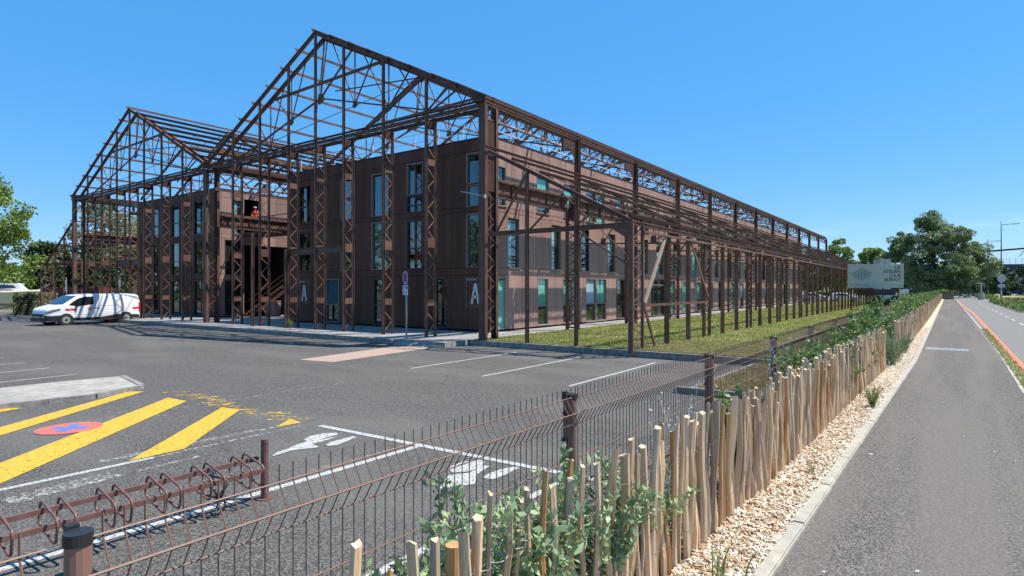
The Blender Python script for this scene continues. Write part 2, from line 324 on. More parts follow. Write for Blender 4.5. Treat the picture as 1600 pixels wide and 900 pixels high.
P1 = [(-7.48,4.68),(-7.6,4.83),(-7.64,5.03),(-7.75,5.26),(-7.77,5.44),(-7.91,5.48),(-8.02,5.67),(-8.0,5.89),(-7.86,6.05),(-7.75,5.99),(-7.74,5.76),(-7.70,5.60),(-7.66,5.93),(-7.58,5.58),(-7.60,5.40),(-7.38,5.36),(-7.36,5.30),(-7.48,5.12),(-7.52,4.98),(-7.47,4.75)]
polyl('painted_pictogram', P1, PWHT); polyl('painted_pictogram', [(-7.37,5.47),(-7.46,5.61),(-7.48,6.04),(-7.38,6.06),(-7.24,5.59),(-7.29,5.48)], PWHT)
polyl('painted_pictogram', [(-5.11,5.65),(-5.18,5.76),(-5.2,6.01),(-5.07,6.22),(-4.96,6.19),(-4.86,6.0),(-4.86,5.74),(-4.99,5.59)], PWHT)
polyl('painted_pictogram', [(-4.79,6.09),(-4.7,5.7),(-4.55,5.50),(-4.49,5.42),(-4.71,5.05),(-4.95,5.45),(-4.93,5.55),(-4.82,5.70),(-4.88,6.02)], PWHT)
polyl('painted_pictogram', [(-4.56,5.65),(-4.6,5.77),(-4.59,6.02),(-4.54,6.23),(-4.44,6.26),(-4.41,5.91),(-4.42,5.67)], PWHT)
line([(-16.99,11.59),(-15.54,11.81),(-16.2,16.9),(-17.9,16.9)], PZ+.005, PINK, 'pink_crossing')
for q in range(7):                                                 # wandering cracks
    x, y = rnd.uniform(-16, -5), rnd.uniform(6.5, 11); a = rnd.uniform(0, 6.28)
    for _ in range(14):
        nx, ny = x+.22*math.cos(a), y+.22*math.sin(a); seg((x, y), (nx, ny), .012, PDRK, 'asphalt_crack', PZ+.0045); x, y = nx, ny; a += rnd.uniform(-.6,.6)
# concrete island
isl = [(-16.9,-12),(-17.13,5.13),(-16.96,6.45),(-14.95,6.08),(-14.45,4.98),(-14.62,3.4),(-14.6,-12)]
MB().prism([(x, y, -.3) for x, y in isl], (0,0,.185)).build('traffic_island', mat('island_concrete', (.27,.255,.22), (.40,.38,.335), rough=.9, scale=5, bump=.4, bscale=35, c3=(.24,.22,.19), s3=1.2, amt3=.5), kind='structure')
for a, b in ((2,3),(3,4),(4,5),(5,6)):
    kerb_line('island_kerb', isl[a], isl[b], .14, -.10, -.3, CONCD, .95)
# drain channel across the path and loose litter
dr = thing('drain_grate', 'galvanised grating strip let into the tarmac path', 'drain grate', (0, 19.5, .5))
MB().box(-.50,-.36,-.02,.42,-.32,.006).build('grate_frame', GALV, dr); MB().box(-.50,.32,-.02,.42,.36,.006).build('grate_frame', GALV, dr)
bm_ = MB().box(-.008,-.32,-.02,.014,.32,.006).mesh('grate_bar', GALV)
for i in range(22): inst('grate_bar', bm_, dr, (-.48+i*.042, 0, 0))

# ------------------------------------------------------------------ steel hall skeleton
X1, XM, X2 = -15.0, -37.1, -59.2                                 # eave, valley, far eave lines
YF = 18.75; YB = [19.3 + 6.87*k for k in range(13)]
ZE, ZA = 9.75, 15.15
AP1, AP2 = -26.1, -48.1
ORG = (-37, 19, 0)
hall = thing('steel_hall_skeleton', 'tall rust-brown open steel frame of a former twin-gabled hall around the offices', 'steel frame', ORG)
def HB(b, name, parent=hall, m=STEEL, label=None):
    return place(b, ORG).build(name, m, parent, label=label)
def roofz(x):
    a, l, r = (AP1, XM, X1) if x > XM else (AP2, X2, XM)
    return ZE + (ZA-ZE)*(1 - abs(x-a)/((r-l)/2))
def lattice_pair(x, ya, yb, z0, z1, zcap, cw=.10, pitch=.47, plates=(1.5, 4.1, 7.6), pl=(.28,.42,.28), ph=.0):
    """column with two chords one behind the other, zigzag lacing between"""
    b = MB().ibeam((x, ya, z0), (x, ya, z1), .12, cw, .014, up=(0,1,0)).ibeam((x, yb, z0), (x, yb, zcap), .12, cw, .014, up=(0,1,0))
    c = HB(b, 'lattice_column'); l = MB(); z = z0 + .15; s = 0
    while z < zcap - pitch:
        y_a, y_b = (ya+.04, yb-.04) if s == 0 else (yb-.04, ya+.04)
        if not any(abs(z + pitch/2 - p) < .32 for p in plates): l.bar((x+.02, y_a, z), (x+.02, y_b, z+pitch), .012, .055, up=(0,-1,1) if s == 0 else (0,1,1))
        z += pitch; s ^= 1
    o = place(l, ORG).build('lacing', STEEL, c, kind='stuff')
    for q, h in zip(plates, pl): place(MB().box(x+.03, ya+.03, q-h/2, x+.045, yb-.03, q+h/2), ORG).build('batten_plate', STEEL, c)
    place(MB().box(x-.05, ya+.05, zcap-.30, x+.05, yb+.02, zcap), ORG).build('cap_block', STEELD, c)  # darker steel puts the shaded underside into the cap's colour
    return c
front1 = [-18.27, -21.0, -23.84, -26.08, -28.41, -31.15, -33.98]
front2 = [-40.12, -43.04, -45.71, -48.06, -50.28, -53.07, -55.87]
YR = 19.3
for x in front1 + front2:
    zc = 9.4; lattice_pair(x, YF, YR, 0, roofz(x)-.12, zc, pitch=.46 + rnd.uniform(-.01,.01))
# box columns at the corners and the valley
def box_column(x, sgn, ztop, valley=False):
    x -= .17*sgn
    b = MB(); b.bar((x, YF, 0), (x, YF, ztop), .34, .03, up=(0,1,0)); b.bar((x-.16*sgn, YF+.13, 0), (x-.16*sgn, YF+.13, ztop), .02, .24, up=(0,1,0))
    b.bar((x+.06*sgn, YF+.13, 0), (x+.06*sgn, YF+.13, ztop), .02, .24, up=(0,1,0)); b.bar((x+.165*sgn, YF+.08, 0), (x+.165*sgn, YF+.08, ztop), .02, .12, up=(0,1,0))
    b.bar((x, YR+.30, 0), (x, YR+.30, ztop), .34, .03, up=(0,1,0)); b.bar((x+.165*sgn, YR+.22, 0), (x+.165*sgn, YR+.22, ztop), .02, .14, up=(0,1,0)); b.bar((x, YR+.16, 0), (x, YR+.16, ztop), .02, .24, up=(0,1,0))
    c = HB(b, 'corner_column')
    l = MB(); z = .2; s = 0
    while z < 6.0:
        ya, yb = (YF+.16, YR+.18) if s == 0 else (YR+.18, YF+.16)
        l.bar((x+.1*sgn, ya, z), (x+.1*sgn, yb, z+.42), .012, .05, up=(0,0,1)); z += .42; s ^= 1
    place(l, ORG).build('lacing', STEEL, c, kind='stuff')
    place(MB().box(x-.35, YF-.1, -.02, x+.35, YR+.4, .02), ORG).build('base_plate', STEELD, c)
    if x > -20: place(MB().box(x-.12, YF+.02, 6.05, x+.12, YR+.28, 8.9), ORG).build('web_plate', STEELD, c)
box_column(X1, 1, 9.5); box_column(XM, 1, 9.5); box_column(X2, -1, 9.5)
# rafters, tie beams (two planes, front and rear of the gable columns)
for (l, a, r) in ((XM, AP1, X1), (X2, AP2, XM)):
    for y, wd in ((YF, .13), (YR, .15)):
        za = ZA if y == YF else ZA-.12
        HB(MB().ibeam((l, y, ZE), (a, y, za), wd, .16, .02), 'rafter'); HB(MB().ibeam((a, y, za), (r, y, ZE), wd, .20, .02), 'rafter')
        b = MB().ibeam((l+.1, y, 9.5), (r-.1, y, 9.5), .12, .15, .02)
        if y == YF: b.bar((l+.1, y, 9.68), (r-.1, y, 9.68), .2, .03)
        HB(b, 'tie_beam')
# gable verge: corrugated purlin ends on the right slope of the near gable
b = MB()
for i in range(9):
    t0, t1 = i/9, (i+1)/9; p = Vector((AP1, YF-.02, ZA+.12)).lerp(Vector((X1, YF-.02, ZE+.12)), t0+.004); q = Vector((AP1, YF-.02, ZA+.12)).lerp(Vector((X1, YF-.02, ZE+.12)), t1-.004)
    b.bar(p + Vector((0, .35, .03 if i % 2 else 0)), q + Vector((0, .35, .03 if i % 2 else 0)), .95, .05)
HB(b, 'verge_plate')
# roof trusses, one plane per bay, nodes read off the photograph's first truss
def roof_truss(l, a, r, y, detail):
    k = lambda x: a + (x - AP1) * ((a-l)/(AP1-XM) if x < AP1 else (r-a)/(X1-AP1))
    hh = (r-l)/2
    def rf(u): return Vector((a+u*hh, y, ZA-.12-(ZA-ZE)*abs(u)))       # point on the rafter, u in -1..1
    b = MB()
    if detail != 0:
        b.ibeam((l, y, ZE-.05), (a, y, ZA-.12), .14, .15, .02); b.ibeam((a, y, ZA-.12), (r, y, ZE-.05), .14, .15, .02)
    C = Vector((a-.3, y, 12.0)); LL = Vector((a-hh*.95, y, 9.25)); RR = Vector((a+hh*.95, y, 9.25))
    b.bar(rf(-.43), rf(.40), .09, .13)                                   # collar
    ll = Vector((a-hh*.62, y, 9.55)); 
    b.bar(rf(.64), Vector((a-.02*hh+1.0, y, 8.4)) if False else Vector((a+hh*.05, y, 8.6)), .09, .14)
    b.bar(C, LL, .06, .09); b.bar(C, RR, .05, .07); b.bar(C, rf(-.0), .06, .06)
    nl = [(-.26, 11.2), (-.44, 10.1)]; nr = [(.22, 11.2), (.44, 10.6), (.66, 10.0)]
    b.bar(C, rf(.20), .06, .08); b.bar(C, rf(.0)+Vector((.25,0,-.1)), .035, .06)
    for u, z in nl + nr:
        N = Vector((a+u*hh, y, z)); b.bar(N, rf(u), .05, .05)
        b.bar(N, rf(u+(.12 if u > 0 else -.14)), .045, .06); b.bar(N, rf(u-(.16 if u > 0 else -.12)), .04, .05)
    b.bar(rf(.64), C + Vector((1.2,0,.15)), .04, .05); b.bar(rf(-.72), Vector((a-hh*.3, y, 9.5)), .04, .06); b.bar(rf(.82), Vector((a+hh*.55, y, 9.3)), .05, .07)
    t = HB(b, 'roof_truss')
    for N, s in [(C, .32 if y == YB[0] else .2)] + [(Vector((a+u*hh, y, z)), .2) for u, z in nl+nr] + [(rf(.64), .24), (rf(-.43), .22), (rf(.40), .2)]:
        g = MB().prism([(N.x-s, y-.012, N.z-s*.5), (N.x-s*.3, y-.012, N.z-s), (N.x+s, y-.012, N.z-s*.4), (N.x+s*.8, y-.012, N.z+s*.6), (N.x-s*.5, y-.012, N.z+s*.8)], (0, .024 if s < .4 else .3, 0))
        place(g, ORG).build('gusset_plate', STEEL, t)
for k, y in enumerate(YB): roof_truss(XM, AP1, X1, y, k)
for k, y in enumerate(YB[:9]): roof_truss(X2, AP2, XM, y, k)
# wind bracing in the roof planes (thin rods)
for (l, a, r, nb) in ((XM, AP1, X1, 12), (X2, AP2, XM, 8)):
    for k in (0, 3, 6, 9):
        if k >= nb: continue
        b = MB()
        for u0, u1 in ((l, a), (r, a)):
            z0, z1 = ZE, ZA-.2
            b.bar((u0, YB[k], z0), (u1, YB[k+1], z1), .03); b.bar((u0, YB[k+1], z0), (u1, YB[k], z1), .03)
        HB(b, 'wind_brace')
# purlins run the whole length of each hall
for (l, a, r, yend) in ((XM, AP1, X1, YB[-1]), (X2, AP2, XM, YB[8])):
    for i in range(9):
        for side in (-1, 1):
            if i == 0 and side == 1: continue
            u = i/8; x = a + side*u*((r-l)/2); z = ZA+.1-(ZA-ZE)*u
            if i == 8 and side == 1 and a == AP1: continue
            HB(MB().chan((x, YF-.2, z), (x, yend+.2, z), .07*side if side else .07, .15, .02), 'purlin')
# eave gutter, lattice eave girder and crane rail girder bay by bay
def eave_bay(X, s, y0, y1, first):
    b = MB(); b.box(min(X-.02*s, X-.56*s), y0+.004, 9.64, max(X-.02*s, X-.56*s), y1-.004, 9.92); HB(b, 'eave_gutter', m=STEELD)
    b = MB(); b.bar((X+.01*s, y0, 9.61), (X+.01*s, y1-.006, 9.61), .06, .04); b.bar((X-.01*s, y0, 9.53), (X-.01*s, y1-.006, 9.53), .04, .09); b.bar((X+.03*s, y0, 9.76), (X+.03*s, y1-.006, 9.76), .05, .03); HB(b, 'eave_flange')
    t = MB(); zb = 8.98; zt = 9.42; xx = X-.12*s
    t.bar((xx, y0+.3, zb), (xx, y1-.3, zb), .07, .06).bar((xx, y0+.3, zt), (xx, y1-.3, zt), .07, .08)
    n = 22; L_ = (y1-y0-.6)/n
    for i in range(n):
        ya = y0+.3+i*L_; t.bar((xx, ya, zb if i % 2 else zt), (xx, ya+L_, zt if i % 2 else zb), .012, .035)
        if i % 5 == 4: t.box(xx-.02, ya-.09, zb, xx+.02, ya+.09, zt)
    HB(t, 'eave_lattice')
def crane_bay(X, s, y0, y1):                                      # solid plate girder carried on the inner leg
    xi = X - .62*s
    b = MB(); b.box(xi-.02, y0+.2, 6.02, xi+.02, y1-.02, 6.62); b.bar((xi, y0+.1, 6.66), (xi, y1, 6.66), .30, .05); b.bar((xi, y0+.1, 6.0), (xi, y1, 6.0), .22, .04)
    b.bar((xi, y0+.1, 6.74), (xi, y1, 6.74), .06, .10)
    for i in range(5): yy = y0+.6+i*(y1-y0-1.2)/4; b.box(xi-.11, yy-.008, 6.03, xi+.11, yy+.008, 6.63)
    g = HB(b, 'crane_girder')
    n = 14; L_ = (y1-y0-.2)/n; t = MB(); xo = X-.10*s
    t.bar((xo, y0+.1, 6.60), (xo, y1, 6.60), .06, .08)
    for i in range(n): ya = y0+.1+i*L_; t.bar((xi+.1*s if i % 2 else xo, ya, 6.6), (xo if i % 2 else xi+.1*s, ya+L_, 6.6), .05, .02)
    place(t, ORG).build('walkway_lattice', STEEL, g, kind='stuff')
def bay_column(X, s, y, last=False):
    b = MB(); xi = X-.62*s
    b.ibeam((X, y, 0), (X, y, 6.1), .16, .10, .016, up=(0,1,0)).ibeam((xi, y, 0), (xi, y, 5.97), .16, .10, .016, up=(0,1,0))
    b.bar((X-.02*s, y-.10, 6.0), (X-.02*s, y-.10, 9.6), .26, .02, up=(0,1,0)); b.bar((X-.02*s, y+.10, 6.0), (X-.02*s, y+.10, 9.6), .26, .02, up=(0,1,0)); b.bar((X-.02*s, y, 6.0), (X-.02*s, y, 9.6), .02, .18, up=(0,1,0))
    b.bar((X+.06*s, y-.07, 6.0), (X+.06*s, y-.07, 9.55), .06, .08, up=(0,1,0))
    c = HB(b, 'bay_column'); l = MB(); z = .15; n = 12; h = 5.3/n
    for i in range(n):
        l.bar((X, y-.03, z), (xi, y-.03, z+h), .05, .012, up=(0,1,0)); l.bar((xi, y+.03, z), (X, y+.03, z+h), .05, .012, up=(0,1,0))
        if i % 3 == 0: l.bar((X, y-.05, z), (xi, y-.05, z), .012, .08, up=(0,0,1))
        z += h
    place(l, ORG).build('lacing', STEEL, c, kind='stuff')
    p = MB().prism([(X-.1*s, y-.012, 5.5), (xi-.1*s, y-.012, 5.7), (xi-.1*s, y-.012, 5.96), (X-.1*s, y-.012, 6.6)], (0,.024,0))
    place(p, ORG).build('gusset_plate', STEELD, c); p = MB()
    p.prism([(X-.05*s, y-.02, 8.95), (X-.05*s, y-1.35, 8.95), (X-.05*s, y-1.35, 9.4), (X-.05*s, y-.02, 9.45)], (.02,0,0)).prism([(X-.05*s, y-.02, 8.3), (X-.05*s, y-.5, 8.75), (X-.05*s, y-.5, 8.95), (X-.05*s, y-.02, 8.95)], (.02,0,0))
    place(p, ORG).build('gusset_plate', STEELD, c)
for k in range(12): eave_bay(X1, 1, YB[k] - (.62 if k == 0 else 0), YB[k+1], k == 0); crane_bay(X1, 1, YB[k], YB[k+1])
for k in range(1, 13): bay_column(X1, 1, YB[k])
for k in range(8):
    crane_bay(XM+.62+.45, 1, YB[k], YB[k+1]); crane_bay(XM-.62-.45, -1, YB[k], YB[k+1]); crane_bay(X2, -1, YB[k], YB[k+1]); eave_bay(X2, -1, YB[k] - (.62 if k == 0 else 0), YB[k+1], False)
    HB(MB().box(XM-.35, YB[k]-(.6 if k == 0 else 0)+.004, 9.62, XM+.35, YB[k+1]-.004, 9.86), 'valley_gutter', m=STEELD)
    b = MB(); zb, zt = 8.3, 9.5; n = 5; L_ = (YB[k+1]-YB[k])/n          # valley lattice girder
    b.bar((XM, YB[k], zb), (XM, YB[k+1], zb), .08, .1).bar((XM, YB[k], zt), (XM, YB[k+1], zt), .2, .14)
    for i in range(n): b.bar((XM, YB[k]+i*L_, zb), (XM, YB[k]+(i+1)*L_, zt), .05, .06); b.bar((XM, YB[k]+i*L_, zt), (XM, YB[k]+(i+1)*L_, zb), .05, .06)
    HB(b, 'valley_girder')
for k in range(1, 9): bay_column(XM+.45, 1, YB[k]); bay_column(XM-.45, -1, YB[k]); bay_column(X2, -1, YB[k])
# portal beam over the near entrance, and its far-left twin
HB(MB().ibeam((-28.41, YF+.05, 4.05), (-23.84, YF+.05, 4.05), .16, .32, .025), 'portal_beam')
HB(MB().ibeam((-50.28, YF+.05, 4.0), (-46.0, YF+.05, 4.0), .16, .42, .025), 'portal_beam')
HB(MB().ibeam((-28.41, YF-.15, 0), (-28.41, YF-.15, 4.2), .15, .15, .02, up=(0,1,0)), 'portal_post'); HB(MB().ibeam((-31.3, YF-.35, -.1), (-31.3, YF-.35, 5.2), .14, .14, .02, up=(0,1,0)), 'portal_post'); HB(MB().ibeam((-46.0, YF-.12, 0), (-46.0, YF-.12, 4.2), .16, .16, .02, up=(0,1,0)), 'portal_post')
# lean-tos
def lean_to(X, s, nb, near):
    XO = X + 6.45*s
    def zr(u): return 7.62 + (4.32-7.62)*u                           # u 0 at hall, 1 at outer eave
    for k in range(nb+1):
        y = YB[k] if k else YF+.05
        HB(MB().ibeam((X+.1*s, y, zr(0)), (XO, y, zr(1)), .11, .14, .018), 'lean_rafter')
        b = MB()
        if k:                                                         # light triangulated truss under each rafter
            b.bar((X, y, 4.35), (XO, y, 4.1), .05, .07); nn = [0, .22, .42, .62, .82]
            for i in range(4):
                a_, c_ = nn[i], nn[i+1]; b.bar((X+6.45*s*a_, y, 4.33), (X+6.45*s*c_, y, zr(c_)-.1), .045, .05); b.bar((X+6.45*s*c_, y, 4.33), (X+6.45*s*c_, y, zr(c_)-.1), .035, .04)
            for u in (.22, .62): b.prism([(X+6.45*s*u-.16, y-.012, 4.2), (X+6.45*s*u+.16, y-.012, 4.2), (X+6.45*s*u+.12, y-.012, 4.55), (X+6.45*s*u-.12, y-.012, 4.55)], (0,.024,0))
            HB(b, 'lean_truss')
        # outer lattice column, chords one behind the other
        if k == 0:
            ya, yb = 18.42, 19.38
            b = MB().bar((XO, ya, -.05), (XO, ya, 4.35), .17, .02, up=(0,1,0)).bar((XO+.07*s, ya+.06, -.05), (XO+.07*s, ya+.06, 4.3), .02, .09, up=(0,1,0)).bar((XO-.06*s, ya+.06, -.05), (XO-.06*s, ya+.06, 4.3), .02, .09, up=(0,1,0)).bar((XO, yb, -.05), (XO, yb, 4.3), .10, .10, up=(0,1,0))
        else:
            ya, yb = YB[k]-.36, YB[k]+.36; b = MB().ibeam((XO, ya, -.05), (XO, ya, 4.25), .12, .09, .014, up=(0,1,0)).ibeam((XO, yb, -.05), (XO, yb, 4.25), .12, .09, .014, up=(0,1,0))
        c = HB(b, 'outer_column'); l = MB(); z = .12; t = 0; h = (.44 if k else .36)
        while z < 4.0:
            l.bar((XO, ya if t == 0 else yb, z), (XO, yb if t == 0 else ya, z+h), .012, .055); l.bar((XO, ya, z), (XO, yb, z), .012, .05) if t == 0 else None
            z += h; t ^= 1
        place(l, ORG).build('lacing', STEEL, c, kind='stuff')
        if k: 
            g = MB().prism([(XO, ya-.9, 4.25), (XO, ya, 4.25), (XO, yb, 4.25), (XO, yb, 3.3), (XO, ya-.05, 3.5)], (.03,0,0)); place(g, ORG).build('gusset_plate', STEELD, c)
        if k < nb:
            y0 = YB[k]; y1 = YB[k+1]; p = MB()
            for j in (1, 2): 
                yy = y0 + (y1-y0)*j/3; HB(MB().ibeam((XO, yy, -.05), (XO, yy, 4.2), .15, .14, .018, up=(0,1,0)), 'wall_post')
            b = MB().ibeam((XO, y0-(.9 if k == 0 else 0), 4.3), (XO, y1, 4.3), .14, .14, .02); b.bar((XO+.1*s, y0, 4.06), (XO+.1*s, y1, 4.06), .05, .08)
            HB(b, 'outer_eave_beam')
            if k % 2 == 0 or True:
                b = MB().bar((X, y0, zr(0)), (XO, y1, zr(1)), .02).bar((X+3*s, y0+.2, zr(.5)-.1), (X+3*s, y1, 3.4), .03, .04); HB(b, 'rod_brace')
    for u in (0.0, .20, .40, .60, .80, .97):
        x = X + 6.45*s*u + .1*s
        HB(MB().chan((x, YF-.12, zr(u)+.16), (x, YB[nb]+.1, zr(u)+.16), .05*s, .085, .014), 'lean_purlin')
    for u in (.25, .58):                                              # small hangers between purlins
        b = MB()
        for i in range(nb*7): yy = YB[0] + i*.98; b.bar((X+6.45*s*u, yy, zr(u)+.02), (X+6.45*s*(u+.10), yy, zr(u+.10)+.02), .03, .05)
        HB(b, 'purlin_strut')['kind'] = 'stuff'
    # front frame of the lean-to: horizontal double beam and two posts
    HB(MB().ibeam((X+.15*s, YF+.05, 4.28), (XO, YF+.05, 4.28), .14, .17, .02), 'front_beam')
    for xx in (2.0, 4.15): HB(MB().ibeam((X+xx*s, YF+.05, -.05), (X+xx*s, YF+.05, zr(xx/6.45)-.05), .11, .12, .016, up=(0,1,0)), 'front_post')
    b = MB(); b.bar((X+.5*s, YF+.1, 4.35), (X+1.9*s, YF+.1, 6.45), .06, .08); b.bar((X+2.1*s, YF+.1, 4.35), (X+3.6*s, YF+.1, 5.6), .05, .07); b.bar((X+4.15*s, YF+.1, 4.4), (X+5.1*s, YF+.1, 5.0), .05, .06)
    b.bar((X+4.2*s, YF+.12, 4.15), (X+6.2*s, YF+.12, 2.9), .04, .06)
    HB(b, 'front_brace')
    HB(MB().prism([(XO-.05*s, YF+.04, 4.2), (XO-.9*s, YF+.04, 4.2), (XO-.2*s, YF+.04, 3.75), (XO-.05*s, YF+.04, 3.75)], (0,.02,0)), 'knee_plate')
lean_to(X1, 1, 12, True); lean_to(X2, -1, 5, False)
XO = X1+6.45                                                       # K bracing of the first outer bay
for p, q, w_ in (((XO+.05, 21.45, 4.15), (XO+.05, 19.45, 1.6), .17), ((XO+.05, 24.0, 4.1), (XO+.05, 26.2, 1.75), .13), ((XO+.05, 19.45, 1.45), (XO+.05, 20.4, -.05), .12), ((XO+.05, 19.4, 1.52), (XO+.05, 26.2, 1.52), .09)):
    HB(MB().bar(p, q, .05, w_), 'bay_brace', m=mat('sunlit_pale_steel', (.34,.25,.17), (.40,.30,.21), rough=.7, scale=3) if w_ == .17 else STEEL)  # widest brace is paler: sunlight on its face put into the colour
# long-hall floodlight on the corner column
b = MB().tube([(X1-.2, YF-.02, 5.85), (X1-1.0, YF-.35, 6.05)], .025, 6).box(X1-.02, YF-.14, 5.72, X1+.08, YF-.04, 5.85); 
HB(b, 'wall_bracket', m=GALV)

# ------------------------------------------------------------------ office blocks
def office(label, ox, walls, core_boxes, roofbox, rail):
    root = thing('office_block', label, 'building', (ox, 22.5, 0))
    org = (ox, 22.5, 0)
    b = MB()
    for c in core_boxes: b.box(*c)
    place(b, org).build('wall_core', CORE, root)
    b = MB().box(*roofbox); place(b, org).build('roof', ROOFM, root)
    cache = {}
    npan = 0; rest = {}
    for (O, D, length, rows, wins, clad) in walls:
        # O origin on the ground of the wall face, D unit along wall, N outward normal
        O = Vector(O); D = Vector(D); N = Vector((D.y, -D.x, 0)); ang = math.atan2(D.y, D.x)
        for ri, (z0, z1, step, isrow) in enumerate(rows):
            ws = sorted([w_ for w_ in wins if w_[2] >= z0-.06 and w_[3] <= z1+.06], key=lambda q: q[0]) if isrow else []
            segs = []; u = 0
            for w_ in ws:
                if w_[0] > u+.02: segs.append((u, w_[0]))
                u = max(u, w_[1])
            if u < length-.02: segs.append((u, length))
            pans = []
            for a_, c_ in segs:
                n = max(1, round((c_-a_)/step)); 
                for i in range(n): pans.append((a_+(c_-a_)*i/n, a_+(c_-a_)*(i+1)/n, z0, z1))
            done = set()
            for w_ in ws:
                if w_[:2] in done: continue
                done.add(w_[:2]); same = sorted([q for q in ws if q[:2] == w_[:2]], key=lambda q: q[2])
                zz = z0
                for q in same:
                    if q[2] > zz+.05: pans.append((q[0], q[1], zz, q[2]))
                    zz = q[3]
                if zz < z1-.05: pans.append((w_[0], w_[1], zz, z1))
            for (a_, c_, p0, p1) in pans:
                key = (round(c_-a_, 2), round(p1-p0, 2), clad.name); P = O + D*a_ - Vector((ox, 22.5, 0))
                if npan < 298 or P.length < 10:
                    if key not in cache:
                        W_, H_ = c_-a_-.014, p1-p0-.014
                        pb = MB(); pb.v = [(0,0,0),(W_,0,0),(W_,0,H_),(0,0,H_),(.006,-.02,.006),(W_-.006,-.02,.006),(W_-.006,-.02,H_-.006),(.006,-.02,H_-.006)]
                        pb.f = [(4,5,6,7),(0,1,5,4),(1,2,6,5),(2,3,7,6),(3,0,4,7),(3,2,1,0)]; cache[key] = pb.mesh('cladding_panel', clad)
                    o = inst('cladding_panel', cache[key], root, tuple(P + D*.007 + Vector((0,0,p0+.007)) + N*0), (0,0,ang)); npan += 1
                else:
                    bb = rest.setdefault(clad.name, (MB(), clad))[0]; Q = P + D*.007; q2 = P + D*(c_-a_-.007); k = len(bb.v)
                    for zz in (p0+.007, p1-.007):
                        for T in (Q, q2, q2+N*.02, Q+N*.02): bb.v.append((T.x, T.y, zz))
                    bb.f += [(k,k+1,k+2,k+3),(k+7,k+6,k+5,k+4),(k+2,k+6,k+7,k+3),(k,k+4,k+5,k+1),(k+1,k+5,k+6,k+2),(k,k+3,k+7,k+4)]
        for w_ in wins:
            u0, u1, z0, z1, kind = w_; P = O + D*u0 - Vector((ox, 22.5, 0)); wd = u1-u0; h = z1-z0
            nm = 'door' if kind in ('door', 'glassdoor') else 'window'
            f = MB(); t = .045; y0_, y1_ = -.03, .12
            f.box(0, y0_, 0, t, y1_, h).box(wd-t, y0_, 0, wd, y1_, h).box(t, y0_, h-t, wd-t, y1_, h).box(t, y0_, 0, wd-t, y1_, t)
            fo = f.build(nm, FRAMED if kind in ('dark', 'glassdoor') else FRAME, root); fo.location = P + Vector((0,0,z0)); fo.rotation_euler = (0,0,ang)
            def sub(name, m, x0, a0, zz0, x1, a1, zz1): o = MB().box(x0, a0, zz0, x1, a1, zz1).build(name, m, fo); return o
            if kind == 'door':
                sub('door_leaf', BLIND, t, .03, .02, wd-t, .06, h-t); sub('transom', FRAMED, t, .0, h-.2, wd-t, .03, h-.12); sub('handle', GALV, .12, -.03, 1.0, wd-.12, .0, 1.04)
            else:
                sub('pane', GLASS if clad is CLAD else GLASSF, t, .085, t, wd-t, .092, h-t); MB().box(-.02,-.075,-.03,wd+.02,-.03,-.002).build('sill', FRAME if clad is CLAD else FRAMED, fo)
                if kind in ('teal', 'tealfull'):
                    sub('blind', BLIND, t+.01, .112, t if kind == 'tealfull' else h*.42, wd-t-.01, .117, h-.12)
                    if kind == 'teal': sub('rail', FRAME, t, .0, h*.40, wd-t, .05, h*.40+.05)
                elif kind == 'blue': sub('blind', BLINDB, t+.01, .085, h*.42, wd-t-.01, .117, h-.12); sub('rail', FRAME, t, .0, h*.40, wd-t, .05, h*.40+.05)
                elif kind == 'half': sub('blind', BLINDB, t+.01, .112, t, wd*.48, .117, h-.12)
                elif kind == 'bluefull': sub('blind', mat('night_blue_blind', (.09,.15,.24), rough=.7), t+.01, .112, t, wd*.8, .117, h-.1); sub('curtain', BLIND, wd*.82, .112, t, wd-t, .118, h-.1)
                elif kind == 'glassdoor': sub('mullion', FRAMED, wd/2-.04, .0, t, wd/2+.04, .05, h-t); sub('rail', FRAMED, t, .0, 1.0, wd-t, .05, 1.06); sub('bright_edge', FRAME, t, .0, h-.4, wd-t, .05, h-.34)
                else: sub('rail', FRAMED, t, .0, h*.42, wd-t, .05, h*.42+.05)
    for nme, (bb, c) in rest.items(): bb.build('cladding_panel', c, root, kind='stuff')
    # coping and roof edge guard rail
    b = MB()
    for (O, D, length, *_r) in walls:
        O = Vector(O); D = Vector(D); N = Vector((D.y, -D.x, 0))
        P = O + D*(length/2); b.bar(O+N*-.1+Vector((0,0,9.42)), O+D*length+N*-.1+Vector((0,0,9.42)), .30, .05)
    place(b, org).build('coping', STEELD, root)
    b = MB()
    for (x0, y0, x1, y1) in rail:
        p = Vector((x0, y0)); q = Vector((x1, y1)); n = int((q-p).length/1.6); 
        for i in range(n+1): c = p.lerp(q, i/n); b.bar((c.x, c.y, 9.4), (c.x+.12, c.y, 10.35), .035)
        for z in (9.9, 10.35): b.bar((x0+(.06 if z < 10 else .12), y0, z), (x1+(.06 if z < 10 else .12), y1, z), .03)
    place(b, org).build('guard_rail', WHITE, root)
    return root
ROWS = [(.08, 2.78, 1.35, True), (2.78, 3.12, 1.35, False), (3.12, 5.86, 1.35, True), (5.86, 6.10, 2.7, False), (6.10, 8.80, 1.35, True), (8.80, 9.40, 1.7, False)]
FX0 = -34.0                                                      # near office block: front wall from FX0 to -17.7
def fw(x0, x1, z0, z1, k, o): return (round(x0-o, 3), round(x1-o, 3), z0, z1, k)
